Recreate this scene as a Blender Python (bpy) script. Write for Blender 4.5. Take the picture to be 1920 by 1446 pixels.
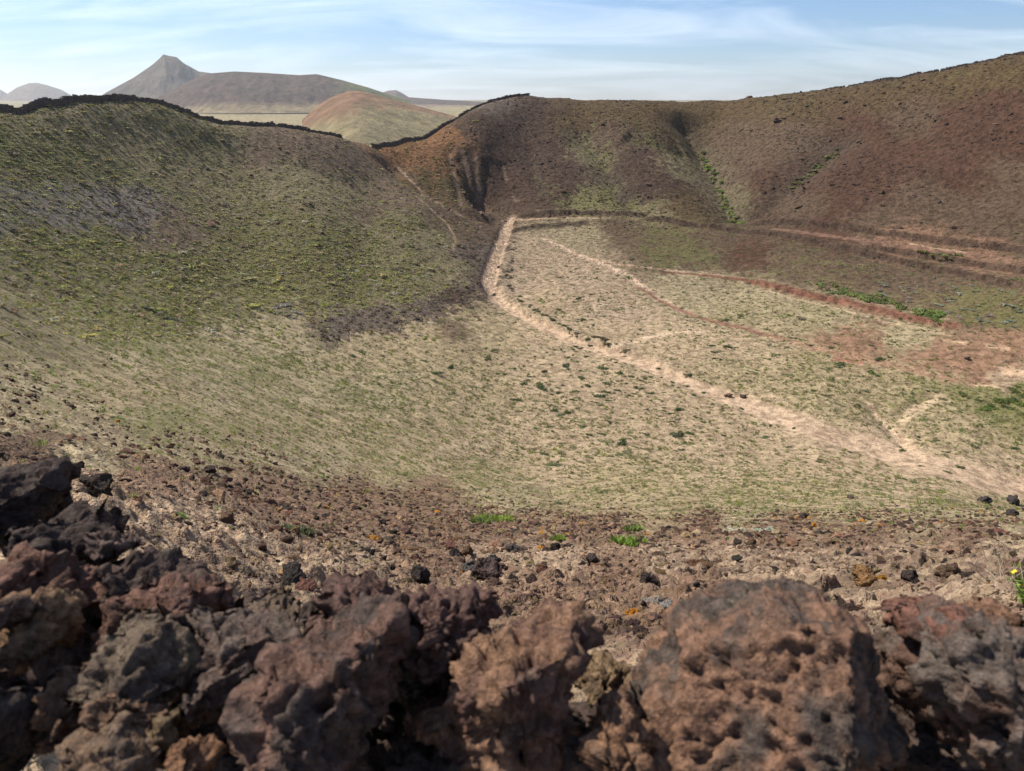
import bpy, bmesh, math, random
import numpy as np
from mathutils import Vector

# ------------------------------------------------------------------ camera, sky, sun, exposure
scene = bpy.context.scene
for o in list(bpy.data.objects):
    bpy.data.objects.remove(o)
COL = scene.collection
PW, PH, FPX = 1920.0, 1446.0, 1350.0          # photograph size and focal length in its pixels
PITCH = math.radians(21.7)
SUN_AZ = math.radians(-60.0)                   # from +Y, negative = to the left
SUN_EL = math.radians(50.0)

cam_d = bpy.data.cameras.new('camera')
cam = bpy.data.objects.new('camera', cam_d)
COL.objects.link(cam)
cam.location = (0, 0, 0)
cam.rotation_euler = (math.pi / 2 - PITCH, 0, 0)
cam_d.sensor_width = 36.0
cam_d.lens = FPX / PW * 36.0
cam_d.clip_start = 0.05
cam_d.clip_end = 80000.0
cam_d.dof.use_dof = True
cam_d.dof.focus_distance = 40.0
cam_d.dof.aperture_fstop = 7.0                 # about a phone's 3.6 mm pupil
scene.camera = cam
scene.cycles.max_bounces = 4
scene.cycles.diffuse_bounces = 1
scene.cycles.volume_bounces = 0

scene.view_settings.view_transform = 'Standard'
scene.view_settings.look = 'None'
scene.view_settings.gamma = 1.0
scene.view_settings.exposure = 0.56
scene.view_settings.use_curve_mapping = False

world = bpy.data.worlds.new('World')
scene.world = world
world.use_nodes = True
wn, wl = world.node_tree.nodes, world.node_tree.links
wn.clear()
w_out = wn.new('ShaderNodeOutputWorld')
w_bg = wn.new('ShaderNodeBackground')
w_sky = wn.new('ShaderNodeTexSky')
w_sky.sky_type = 'NISHITA'
w_sky.sun_disc = False
w_sky.sun_elevation = SUN_EL
w_sky.sun_rotation = SUN_AZ
w_sky.altitude = 200.0
w_sky.air_density = 1.0
w_sky.dust_density = 0.1
w_sky.ozone_density = 5.0
w_bg.inputs['Strength'].default_value = 0.078
# thin cirrus: streaky noise on a flat layer seen in the direction of the ray
w_geo = wn.new('ShaderNodeNewGeometry')
w_sep = wn.new('ShaderNodeSeparateXYZ')
w_neg = wn.new('ShaderNodeVectorMath'); w_neg.operation = 'SCALE'; w_neg.inputs['Scale'].default_value = -1.0
wl.new(w_geo.outputs['Incoming'], w_neg.inputs[0])
wl.new(w_neg.outputs[0], w_sep.inputs[0])
def wmath(op, a, b=None, c=None, clamp=False):
    n = wn.new('ShaderNodeMath'); n.operation = op; n.use_clamp = clamp
    for i, v in enumerate((a, b, c)):
        if v is None: continue
        if isinstance(v, (int, float)): n.inputs[i].default_value = v
        else: wl.new(v, n.inputs[i])
    return n.outputs[0]
zz = wmath('MAXIMUM', w_sep.outputs['Z'], 0.0)
den = wmath('ADD', zz, 0.2)
cx = wmath('DIVIDE', w_sep.outputs['X'], den)
cy = wmath('DIVIDE', w_sep.outputs['Y'], den)
w_cmb = wn.new('ShaderNodeCombineXYZ')
wl.new(cx, w_cmb.inputs[0]); wl.new(cy, w_cmb.inputs[1])
w_map = wn.new('ShaderNodeMapping')
w_map.inputs['Rotation'].default_value = (0, 0, math.radians(24))
w_map.inputs['Scale'].default_value = (0.8, 2.0, 1.0)
w_map.inputs['Location'].default_value = (3.1, 1.7, 0.0)
wl.new(w_cmb.outputs[0], w_map.inputs['Vector'])
w_n1 = wn.new('ShaderNodeTexNoise')
w_n1.inputs['Scale'].default_value = 1.0
w_n1.inputs['Detail'].default_value = 9.0
w_n1.inputs['Roughness'].default_value = 0.56
w_n1.inputs['Distortion'].default_value = 1.1
wl.new(w_map.outputs[0], w_n1.inputs['Vector'])
cl = wmath('MULTIPLY', wmath('SUBTRACT', w_n1.outputs['Fac'], 0.40), 3.0, clamp=True)
cl = wmath('MULTIPLY', cl, 0.40)
w_mix = wn.new('ShaderNodeMix'); w_mix.data_type = 'RGBA'
w_mix.inputs[7].default_value = (12.6, 13.3, 14.3, 1)     # sunlit cirrus, same units as the sky radiance
wl.new(cl, w_mix.inputs[0])
w_tint = wn.new('ShaderNodeMix'); w_tint.data_type = 'RGBA'; w_tint.blend_type = 'MULTIPLY'; w_tint.inputs[0].default_value = 1.0
w_tint.inputs[7].default_value = (0.93, 0.99, 1.15, 1)
wl.new(w_sky.outputs[0], w_tint.inputs[6]); wl.new(w_tint.outputs[2], w_mix.inputs[6])
wl.new(w_mix.outputs[2], w_bg.inputs['Color'])
wl.new(w_bg.outputs[0], w_out.inputs['Surface'])

sun_d = bpy.data.lights.new('sun', 'SUN')
sun_d.energy = 5.0
sun_d.angle = math.radians(0.53)
sun_d.color = (1.0, 0.93, 0.82)
sun = bpy.data.objects.new('sun', sun_d)
COL.objects.link(sun)
sd = Vector((math.sin(SUN_AZ) * math.cos(SUN_EL), math.cos(SUN_AZ) * math.cos(SUN_EL), math.sin(SUN_EL)))
sun.rotation_euler = sd.to_track_quat('Z', 'Y').to_euler()
sun.location = (-60, 60, 80)

rng = np.random.default_rng(11)
random.seed(11)

# ------------------------------------------------------------------ small helpers
def tag(o, label=None, cat=None, group=None, kind=None):
    if label: o['label'] = label
    if cat: o['category'] = cat
    if group: o['group'] = group
    if kind: o['kind'] = kind
    return o

def mesh_np(name, V, F, mat=None, smooth=True, attrs=None):
    """mesh from numpy arrays; F is (n,3) or (n,4)"""
    me = bpy.data.meshes.new(name)
    V = np.asarray(V, dtype=np.float32); F = np.asarray(F, dtype=np.int32)
    k = F.shape[1]
    me.vertices.add(len(V)); me.vertices.foreach_set('co', V.ravel())
    me.loops.add(F.size); me.loops.foreach_set('vertex_index', F.ravel())
    me.polygons.add(len(F))
    me.polygons.foreach_set('loop_start', np.arange(0, F.size, k, dtype=np.int32))
    me.polygons.foreach_set('use_smooth', np.full(len(F), smooth))
    for an, (at, arr) in (attrs or {}).items():
        a = me.attributes.new(an, at, 'POINT')
        key = {'FLOAT': 'value', 'FLOAT_COLOR': 'color', 'FLOAT_VECTOR': 'vector', 'INT': 'value'}[at]
        a.data.foreach_set(key, np.asarray(arr, dtype=np.int32 if at == 'INT' else np.float32).ravel())
    me.update(calc_edges=True)
    if mat: me.materials.append(mat)
    return me

def obj(name, me, parent=None):
    o = bpy.data.objects.new(name, me)
    COL.objects.link(o)
    if parent: o.parent = parent
    return o

# gradient noise in numpy
_pr = np.random.default_rng(5)
_perm = _pr.permutation(256).astype(np.int32); _perm = np.concatenate([_perm, _perm, _perm])
_g3 = _pr.normal(size=(256, 3)); _g3 /= np.linalg.norm(_g3, axis=1)[:, None]
_g3 = _g3.astype(np.float32)
def perlin(P):
    """P (n,2|3) -> n values about -1..1"""
    P = np.asarray(P, dtype=np.float32)
    if P.shape[1] == 2: P = np.column_stack([P, np.full(len(P), 0.37, np.float32)])
    i0 = np.floor(P).astype(np.int32); f = P - i0; i0 &= 255
    u = f * f * f * (f * (f * 6 - 15) + 10)
    out = np.zeros(len(P), np.float32)
    for dx in (0, 1):
        wx = u[:, 0] if dx else 1 - u[:, 0]
        hx = _perm[(i0[:, 0] + dx) & 255]
        for dy in (0, 1):
            wy = u[:, 1] if dy else 1 - u[:, 1]
            hy = _perm[hx + ((i0[:, 1] + dy) & 255)]
            for dz in (0, 1):
                wz = u[:, 2] if dz else 1 - u[:, 2]
                g = _g3[_perm[hy + ((i0[:, 2] + dz) & 255)]]
                out += wx * wy * wz * ((f[:, 0] - dx) * g[:, 0] + (f[:, 1] - dy) * g[:, 1] + (f[:, 2] - dz) * g[:, 2])
    return out * 1.6
def fbm(P, octv=4, gain=0.5, lac=2.03):
    P = np.asarray(P, np.float32); a = 1.0; s = np.zeros(len(P), np.float32); t = 0
    for k in range(octv):
        s += a * perlin(P + 17.3 * k); t += a; a *= gain; P = P * lac
    return s / t
def ridged(P, octv=4, gain=0.5, lac=2.1):
    P = np.asarray(P, np.float32); a = 1.0; s = np.zeros(len(P), np.float32); t = 0
    for k in range(octv):
        s += a * (1 - np.abs(perlin(P + 31.7 * k))); t += a; a *= gain; P = P * lac
    return s / t
def cells(P):
    """distance to nearest jittered cell point (n,3) -> f1, id 0..1"""
    P = np.asarray(P, np.float32)
    if P.shape[1] == 2: P = np.column_stack([P, np.full(len(P), 0.5, np.float32)]); zr = (0,)
    else: zr = (-1, 0, 1)
    i0 = np.floor(P).astype(np.int32); f = P - i0
    best = np.full(len(P), 9.0, np.float32); bid = np.zeros(len(P), np.int32)
    for dx in (-1, 0, 1):
        for dy in (-1, 0, 1):
            for dz in zr:
                h = _perm[_perm[_perm[(i0[:, 0] + dx) & 255] + ((i0[:, 1] + dy) & 255)] + ((i0[:, 2] + dz) & 255)]
                q = _g3[h] * 0.42 + 0.5
                d = (q[:, 0] + dx - f[:, 0]) ** 2 + (q[:, 1] + dy - f[:, 1]) ** 2
                if len(zr) == 3: d = d + (q[:, 2] + dz - f[:, 2]) ** 2
                m = d < best
                best = np.where(m, d, best); bid = np.where(m, h, bid)
    return np.sqrt(best), bid / 255.0
def sstep(a, b, x):
    t = np.clip((x - a) / (b - a), 0, 1)
    return t * t * (3 - 2 * t)

# photograph pixel <-> direction / ground
CP, SP = math.cos(PITCH), math.sin(PITCH)
def pix_dir(px, py):
    u = (np.asarray(px, float) - PW / 2) / FPX; v = -(np.asarray(py, float) - PH / 2) / FPX
    return np.stack([u, CP + v * SP, -SP + v * CP], axis=-1)
def to_pix(X, Y, Z):
    dep = Y * CP - Z * SP
    up = Y * SP + Z * CP
    ok = dep > 0.02 * np.sqrt(X * X + Y * Y) + 1e-6
    dep = np.where(ok, dep, 1.0)
    return PW / 2 + FPX * X / dep, PH / 2 - FPX * up / dep, ok

# ------------------------------------------------------------------ material helper
class NT:
    def __init__(s, name):
        s.m = bpy.data.materials.new(name); s.m.use_nodes = True
        s.t = s.m.node_tree; s.n = s.t.nodes; s.l = s.t.links; s.n.clear()
        s.out = s.n.new('ShaderNodeOutputMaterial')
        s.b = s.n.new('ShaderNodeBsdfPrincipled')
        s.l.new(s.b.outputs[0], s.out.inputs['Surface'])
        s.b.inputs['Roughness'].default_value = 0.9
        s.b.inputs['Specular IOR Level'].default_value = 0.15
    def put(s, sock, v):
        if v is None: return
        if isinstance(v, (int, float)): sock.default_value = v
        elif isinstance(v, tuple): sock.default_value = v if len(v) == len(sock.default_value) else tuple(v) + (1.0,)
        else: s.l.new(v, sock)
    def math(s, op, a, b=None, c=None, clamp=False):
        n = s.n.new('ShaderNodeMath'); n.operation = op; n.use_clamp = clamp
        for i, v in enumerate((a, b, c)): s.put(n.inputs[i], v)
        return n.outputs[0]
    def mix(s, f, a, b, mode='MIX'):
        n = s.n.new('ShaderNodeMix'); n.data_type = 'RGBA'; n.blend_type = mode
        s.put(n.inputs[0], f); s.put(n.inputs[6], a); s.put(n.inputs[7], b)
        return n.outputs[2]
    def attr(s, name, typ='GEOMETRY'):
        n = s.n.new('ShaderNodeAttribute'); n.attribute_name = name; n.attribute_type = typ
        return n
    def pos(s):
        return s.n.new('ShaderNodeNewGeometry').outputs['Position']
    def objco(s):
        return s.n.new('ShaderNodeTexCoord').outputs['Object']
    def noise(s, vec, scale, detail=4, rough=0.55, dist=0.0, col=False):
        n = s.n.new('ShaderNodeTexNoise')
        n.inputs['Scale'].default_value = scale; n.inputs['Detail'].default_value = detail
        n.inputs['Roughness'].default_value = rough; n.inputs['Distortion'].default_value = dist
        s.l.new(vec, n.inputs['Vector'])
        return n.outputs['Color' if col else 'Fac']
    def voro(s, vec, scale, feature='F1'):
        n = s.n.new('ShaderNodeTexVoronoi'); n.feature = feature
        n.inputs['Scale'].default_value = scale
        s.l.new(vec, n.inputs['Vector'])
        return n
    def ramp(s, f, lo, hi, a=0.0, b=1.0):
        n = s.n.new('ShaderNodeMapRange'); n.interpolation_type = 'SMOOTHSTEP'
        s.put(n.inputs[0], f); n.inputs[1].default_value = lo; n.inputs[2].default_value = hi
        n.inputs[3].default_value = a; n.inputs[4].default_value = b
        return n.outputs[0]
    def bump(s, h, dist, strength=1.0, normal=None):
        n = s.n.new('ShaderNodeBump'); n.inputs['Strength'].default_value = strength
        n.inputs['Distance'].default_value = dist
        s.l.new(h, n.inputs['Height'])
        if normal is not None: s.l.new(normal, n.inputs['Normal'])
        return n.outputs[0]
    def done(s, col, normal=None, rough=None):
        s.put(s.b.inputs['Base Color'], col)
        if normal is not None: s.l.new(normal, s.b.inputs['Normal'])
        if rough is not None: s.put(s.b.inputs['Roughness'], rough)
        return s.m
# ------------------------------------------------------------------ crater terrain: control points (pixel x, pixel y, distance) or (.., z)
CTRL = []
def cd(px, py, d): CTRL.append((px, py, d, None))
def cz(px, py, z): CTRL.append((px, py, None, z))
# near slope below the wall, centre / left / right
for px, rows in {
    960: [(1400, 1.55), (1250, 2.0), (1200, 2.6), (1150, 3.6), (1100, 5.4), (1050, 9.0), (1000, 19), (960, 36), (930, 52), (890, 70)],
    600: [(1250, 1.9), (1150, 3.0), (1080, 4.6), (1020, 8.0), (960, 16), (910, 30), (860, 47), (800, 64)],
    300: [(1150, 2.0), (1050, 3.2), (960, 5.6), (900, 10), (840, 21), (780, 37), (700, 58)],
    100: [(1000, 2.6), (930, 4.4), (870, 8.5), (800, 18), (740, 33), (680, 50)],
    -150: [(900, 3.0), (780, 9), (680, 24), (600, 46), (500, 73), (400, 99), (300, 126)],
    1300: [(1250, 2.0), (1150, 3.3), (1100, 4.6), (1060, 7.2), (1020, 13.5), (980, 27), (950, 48), (925, 65)],
    1650: [(1250, 2.0), (1150, 3.1), (1100, 4.2), (1060, 6.4), (1020, 12), (985, 25), (955, 48), (930, 70)],
    1900: [(1250, 2.0), (1150, 3.0), (1100, 4.0), (1060, 6.2), (1020, 12), (985, 28), (955, 56)],
    2150: [(1200, 2.2), (1120, 3.8), (1060, 7), (1010, 16), (980, 40)],
}.items():
    for py, d in rows: cd(px, py, d)
# left hill: profiles from the crest line down, filled in between the columns
LH = {0: [(209, 165), (235, 157), (300, 138), (400, 113), (500, 90), (560, 76)], 230: [(187, 206), (230, 195), (300, 175), (380, 151), (460, 127), (560, 99)],
      450: [(233, 227), (290, 210), (360, 187), (440, 160), (520, 135), (610, 107)], 620: [(254, 240), (320, 215), (400, 186), (480, 158), (560, 134), (650, 108)],
      760: [(332, 236), (370, 215), (430, 190), (500, 164), (580, 138), (665, 114)], 870: [(412, 217), (440, 205), (490, 182), (540, 162), (590, 143), (645, 125)]}
lx = np.array(list(LH)); lf = np.linspace(0, 1, 7)
lY = np.array([np.interp(lf, (np.array(v)[:, 0] - v[0][0]) / (v[-1][0] - v[0][0]), np.array(v)[:, 0]) for v in LH.values()])
lD = np.array([np.interp(lf, (np.array(v)[:, 0] - v[0][0]) / (v[-1][0] - v[0][0]), np.array(v)[:, 1]) for v in LH.values()])
CREST = [(-200, 205, 145), (-100, 207, 155), (0, 209, 165), (76, 197, 178), (141, 188, 190), (195, 186, 200), (244, 187, 208), (292, 192, 214), (338, 207, 218), (390, 226, 222),
         (444, 233, 226), (509, 237, 231), (560, 243, 235), (630, 255, 241), (695, 277, 252), (720, 272, 256), (760, 262, 262), (830, 238, 278), (880, 209, 289), (925, 190, 297),
         (960, 182, 301), (990, 179, 303), (1060, 183, 308), (1130, 187, 313), (1200, 190, 320), (1260, 191, 325), (1330, 188, 325), (1400, 184, 322), (1480, 176, 315), (1560, 167, 306),
         (1640, 153, 299), (1720, 140, 294), (1800, 125, 290), (1900, 105, 285), (1990, 92, 280), (2150, 75, 265)]
crx, cry, crd = np.array(CREST).T
for x in (-150, 0, 76, 150, 230, 300, 370, 450, 535, 620, 690, 760, 815, 870):
    for k in range(1 if x < 700 else 0, 7):
        y = np.interp(x, lx, lY[:, k]); d = np.interp(x, lx, lD[:, k])
        if x < 695:                                     # hang the profile from the real crest
            y0 = np.interp(x, lx, lY[:, 0]); yc = np.interp(x, crx, cry); y = y + (yc - y0) * (1 - lf[k])
            d = d + (np.interp(x, crx, crd) - np.interp(x, lx, lD[:, 0])) * (1 - lf[k])
        cd(x, y, d)
cd(705, 279, 256); cd(690, 271, 250); cd(720, 300, 246)
# gully between the left hill and the back hill, then the wash
cd(800, 358, 233); cd(870, 393, 222); cz(905, 404, -36.0)
for px, py, z in [(950, 420, -36.0), (930, 480, -40.0), (918, 540, -42.3), (975, 590, -43.4), (1050, 622, -44.0), (1160, 658, -44.6),
                  (1400, 750, -45.4), (1650, 845, -46.0), (1900, 915, -46.4), (2100, 960, -46.6)]: cz(px, py, z)
# crater floor
for px, py, z in [(1000, 450, -38.2), (1050, 500, -41.2), (1050, 560, -42.6), (1230, 512, -40.7), (1500, 548, -40.4), (1800, 614, -40.4), (2000, 650, -40),
                  (1300, 600, -43.2), (1500, 650, -43.8), (1700, 705, -44.4), (1900, 760, -44.9), (1300, 680, -44.2), (1550, 760, -44.9), (1800, 830, -45.6),
                  (1100, 720, -44.4), (1000, 780, -43.2), (1250, 790, -44.9), (1450, 840, -45.2), (1200, 860, -42.0), (1500, 890, -41.8), (900, 700, -42.4),
                  (800, 760, -38.2), (1750, 900, -43.6), (2050, 800, -44.5)]: cz(px, py, z)
# benches below the back hill
for px, py, z in [(1000, 412, -34.6), (1200, 413, -34.0), (1400, 422, -33.6), (1600, 452, -33.2), (1900, 492, -32.6), (2100, 520, -32),
                  (1200, 440, -36.4), (1400, 455, -36.6), (1600, 495, -36.4), (1900, 556, -36.2), (2100, 590, -36)]: cz(px, py, z)
# back hill
for px, rows in {
    760: [(300, 251)],
    840: [(350, 240), (290, 258)],
    900: [(380, 234), (300, 256)],
    980: [(395, 235), (330, 253), (250, 277)],
    1080: [(390, 234), (320, 254), (250, 279)],
    1250: [(390, 233), (330, 249), (270, 271)],
    1330: [(390, 231), (340, 249), (290, 272), (240, 297)],
    1420: [(395, 228), (330, 245), (260, 274)],
    1560: [(410, 216), (340, 233), (270, 258)],
    1720: [(430, 207), (350, 225), (260, 250)],
    1900: [(458, 199), (370, 215), (270, 236)],
    2150: [(470, 192), (300, 222)],
}.items():
    for py, d in rows: cd(px, py, d)
pts = []
for px, py, d, z in CTRL:
    v = pix_dir(px, py); h = math.hypot(v[0], v[1]); t = -v[2] / h
    if d is None: d = z / -t
    pts.append((math.atan2(v[0], v[1]), math.log(d), t))
for k_, (px, py, d) in enumerate(CREST):
    v = pix_dir(px, py); h = math.hypot(v[0], v[1]); z = v[2] / h * d; a = math.atan2(v[0], v[1])
    pts.append((a, math.log(d), -z / d))
    for k, drop in ((12, 3.0), (55, 22), (150, 50)):
        if k == 12 or k_ % 2 == 0: pts.append((a, math.log(d + k), -(z - drop) / (d + k)))
for a_deg, rows in {-75: [(1.5, -1.7), (4, -2.2), (10, -3), (30, -7), (70, -10), (135, 0), (220, -30), (400, -50)],
                    -120: [(2, -1.8), (10, -2), (40, -4), (100, -20), (300, -50)], 180: [(2, -1.8), (10, -4), (40, -14), (120, -40), (400, -52)],
                    120: [(2, -1.8), (10, -2.5), (40, -6), (100, -20), (300, -50)],
                    78: [(1.5, -1.7), (4, -2.6), (10, -6), (30, -14), (70, -22), (140, -10), (200, 8), (400, -40)]}.items():
    for r, z in rows:
        pts.append((math.radians(a_deg), math.log(r), -z / r))
        if a_deg == 180: pts.append((-math.pi, math.log(r), -z / r))
pts = np.array(pts)
KA = 2.2                                         # weight of azimuth against log distance
C = np.column_stack([pts[:, 0] * KA, pts[:, 1]])
def tps(r2): return 0.5 * r2 * np.log(r2 + 1e-12)
D2 = ((C[:, None, :] - C[None, :, :]) ** 2).sum(-1)
nC = len(C)
A = np.zeros((nC + 3, nC + 3)); A[:nC, :nC] = tps(D2) + np.eye(nC) * 2e-4
A[:nC, nC:] = np.column_stack([np.ones(nC), C]); A[nC:, :nC] = A[:nC, nC:].T
SOL = np.linalg.solve(A, np.concatenate([pts[:, 2], np.zeros(3)])).astype(np.float32)
C32 = C.astype(np.float32)
def base_z(az, r):
    az = np.asarray(az, np.float32).ravel(); lr = np.log(np.asarray(r, np.float32).ravel())
    out = np.empty(len(az), np.float32)
    for s in range(0, len(az), 60000):
        q = np.column_stack([az[s:s + 60000] * KA, lr[s:s + 60000]]).astype(np.float32)
        d2 = (q[:, :1] - C32[:, 0]) ** 2; d2 += (q[:, 1:] - C32[:, 1]) ** 2
        out[s:s + 60000] = (0.5 * d2 * np.log(d2 + 1e-12)) @ SOL[:nC] + SOL[nC] + q @ SOL[nC + 1:]
    rr = np.exp(lr)
    z = -out * rr
    near = -1.66 - 0.04 * rr
    z = near + (z - near) * sstep(1.2, 2.0, rr)
    plain = -52 + 26 * sstep(1500, 4500, rr) + 12 * sstep(4500, 9000, rr)
    k = sstep(330, 520, rr)
    return z * (1 - k) + plain * k
RS = np.exp(np.linspace(math.log(1.3), math.log(420), 620)).astype(np.float32)
def ground_hit(px, py):
    """first crossing of a pixel's ray with the base terrain -> (x, y, z)"""
    v = pix_dir(px, py); h = np.hypot(v[:, 0], v[:, 1]); t = v[:, 2] / h; az = np.arctan2(v[:, 0], v[:, 1])
    R = np.broadcast_to(RS, (len(az), len(RS)))
    Z = base_z(np.repeat(az, len(RS)), R.ravel()).reshape(R.shape)
    gap = t[:, None] * R - Z
    hit = np.argmax(gap < 0, axis=1)
    hit = np.where((gap < 0).any(1), np.maximum(hit, 1), len(RS) - 1)
    i = np.arange(len(az)); g0, g1 = gap[i, hit - 1], gap[i, hit]
    f = np.clip(g0 / (g0 - g1 + 1e-9), 0, 1); r = RS[hit - 1] + f * (RS[hit] - RS[hit - 1])
    return np.column_stack([r * np.sin(az), r * np.cos(az), t * r])
def line_world(pl, n=8):
    """pixel polyline (x, y[, width px]) -> world xy points and half widths in metres"""
    pl = np.array([(p[0], p[1], p[2] if len(p) > 2 else 0) for p in pl], float)
    t = np.linspace(0, len(pl) - 1, (len(pl) - 1) * n + 1)
    q = np.column_stack([np.interp(t, np.arange(len(pl)), pl[:, k]) for k in range(3)])
    W = ground_hit(q[:, 0], q[:, 1])
    dep = W[:, 1] * CP - W[:, 2] * SP
    return W, q[:, 2] * dep / FPX / 2
def dist_line(X, Y, W, hw=None):
    """distance to a world polyline, signed side (+ = left of travel), interpolated half width, only inside its bounding box"""
    d = np.full(len(X), 1e6, np.float32); sg = np.zeros(len(X), np.float32); ww = np.zeros(len(X), np.float32); tt = np.zeros(len(X), np.float32)
    m = 30
    sel = np.nonzero((X > W[:, 0].min() - m) & (X < W[:, 0].max() + m) & (Y > W[:, 1].min() - m) & (Y < W[:, 1].max() + m))[0]
    x, y = X[sel], Y[sel]
    dd = np.full(len(sel), 1e6, np.float32); s_ = np.zeros(len(sel), np.float32); w_ = np.zeros(len(sel), np.float32); t_ = np.zeros(len(sel), np.float32)
    for i in range(len(W) - 1):
        ax, ay = W[i, 0], W[i, 1]; bx, by = W[i + 1, 0] - ax, W[i + 1, 1] - ay
        L2 = bx * bx + by * by + 1e-9
        t = np.clip(((x - ax) * bx + (y - ay) * by) / L2, 0, 1)
        ex, ey = x - ax - t * bx, y - ay - t * by
        e = np.sqrt(ex * ex + ey * ey); c = bx * ey - by * ex
        k = e < dd
        dd = np.where(k, e, dd); s_ = np.where(k, np.sign(c), s_)
        t_ = np.where(k, (i + t) / (len(W) - 1), t_)
        if hw is not None: w_ = np.where(k, hw[i] + t * (hw[i + 1] - hw[i]), w_)
    d[sel] = dd; sg[sel] = s_; ww[sel] = w_; tt[sel] = t_
    return d, sg, ww, tt

# polar grid round the viewpoint, fine where the photograph looks
az_f = np.radians(np.linspace(-44, 44, 821))
az_s = np.radians(np.concatenate([np.linspace(46, 70, 13), np.linspace(76, 284, 24), np.linspace(290, 314, 13)]))
AZ = np.concatenate([az_f, az_s]).astype(np.float32); NA = len(AZ)
rr = [0.4]
while rr[-1] < 12000:
    r = rr[-1]
    rr.append(r + (max(0.0085 * r, 0.02) if r < 75 else 0.62 if r < 335 else 0.62 + (r - 335) * 0.06))
RR = np.array(rr, np.float32); NR = len(RR)
GA, GR = np.meshgrid(AZ, RR, indexing='ij')
ga = np.where(GA > math.pi, GA - 2 * math.pi, GA).ravel(); gr = GR.ravel()
X = gr * np.sin(ga); Y = gr * np.cos(ga)
# smooth fields are evaluated on every 3rd row and 4th column, then filled in
ca = np.unique(np.concatenate([np.arange(0, len(az_f), 4), np.arange(len(az_f) - 1, NA)])); cr = np.unique(np.concatenate([np.arange(0, NR, 3), [NR - 1]]))
ga2, gr2 = ga.reshape(NA, NR), gr.reshape(NA, NR)
def coarse(fn):
    a = ga2[np.ix_(ca, cr)].ravel(); r = gr2[np.ix_(ca, cr)].ravel()
    f = fn(a, r, np.column_stack([r * np.sin(a), r * np.cos(a)]).astype(np.float32)).reshape(len(ca), len(cr))
    j = np.interp(np.arange(NR), cr, np.arange(len(cr))); j0 = np.minimum(j.astype(int), len(cr) - 2); t = (j - j0).astype(np.float32)
    f = f[:, j0] * (1 - t) + f[:, j0 + 1] * t
    i = np.interp(np.arange(NA), ca, np.arange(len(ca))); i0 = np.minimum(i.astype(int), len(ca) - 2); t = (i - i0).astype(np.float32)[:, None]
    return (f[i0] * (1 - t) + f[i0 + 1] * t).ravel().astype(np.float32)
Z = coarse(lambda a, r, p: base_z(a, r))
XY = np.column_stack([X, Y]).astype(np.float32)
PX, PY, POK = to_pix(X, Y, Z)
inside = gr < 345
# crest noise is kept small so the skyline stays
warp = np.column_stack([coarse(lambda a, r, p: fbm(p * 0.03, 3)), coarse(lambda a, r, p: fbm(p * 0.03 + 50, 3))])
eb = fbm(XY * 0.4, 3); eb2 = fbm(XY * 0.33 + 40, 2); gP = fbm(XY * 1.3 + 7, 3, 0.65)
lin = {}
def feat(name, pl, n=8):
    W, hw = line_world(pl, n); lin[name] = (W, hw); return W, hw
WASH = [(958, 406, 18), (950, 425, 22), (938, 455, 24), (924, 495, 27), (916, 530, 31), (930, 560, 31), (975, 590, 28), (1030, 618, 32), (1085, 641, 36),
        (1150, 662, 44), (1200, 677, 44), (1260, 702, 46), (1330, 730, 56), (1420, 764, 64), (1500, 793, 76), (1580, 822, 95), (1680, 853, 100), (1800, 887, 120), (1990, 935, 140)]
W, hw = feat('wash', WASH)
wash_d, wash_s, wash_w, wash_t = dist_line(X, Y, W, hw)
edge = wash_w * (1 + 0.35 * eb)
dz = -0.8 * (1 - sstep(0.6, 1.35, wash_d / np.maximum(edge, 0.3))) * (1 - 0.8 * sstep(0.55, 0.8, wash_t))
dz += 0.35 * np.exp(-((wash_d - edge * 1.6) / 1.6) ** 2) * (wash_s > 0) * (wash_t < 0.5) * sstep(0.1, 0.2, wash_t)
# cut banks beside the old track on the bench: raised above, cut below
banks = []
for nm, pl, amp, w in [('bank_top_l', [(972, 406), (1040, 400), (1120, 398), (1200, 401), (1215, 404)], 0.6, 1.1),
                       ('bank_low_l', [(1195, 407), (1260, 412), (1340, 422), (1430, 433), (1520, 452), (1610, 470), (1710, 492), (1810, 513), (1960, 545)], 0.62, 1.3),
                       ('bank_top_r', [(1392, 405), (1500, 417), (1600, 430), (1700, 443), (1800, 456), (1960, 474)], 0.65, 1.1),
                       ('bank_mid_r', [(1620, 462), (1720, 480), (1820, 495), (1960, 512)], 0.6, 1.2),
                       ('bank_path', [(950, 436), (985, 428), (1020, 424), (1070, 420), (1110, 418)], 0.3, 2.2),
                       ('red_cut', [(1400, 527), (1450, 540), (1500, 552), (1580, 570), (1660, 588), (1740, 606), (1810, 620)], 0.35, 2.0)]:
    W, hw = feat(nm, pl)
    d, s, _, t = dist_line(X, Y, W)
    u = s * d / (w * (1 + 0.4 * eb2))
    f = sstep(0, 0.06, t) * (1 - sstep(0.94, 1, t))
    u = u + 0.9 * eb + 0.5 * eb2
    dz += amp * f * 1.15 * (sstep(-0.35, 0.35, u) - 0.5) * 2 * np.exp(-np.abs(u) / 2.4)
    banks.append((nm, u * w, w, f))
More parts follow.
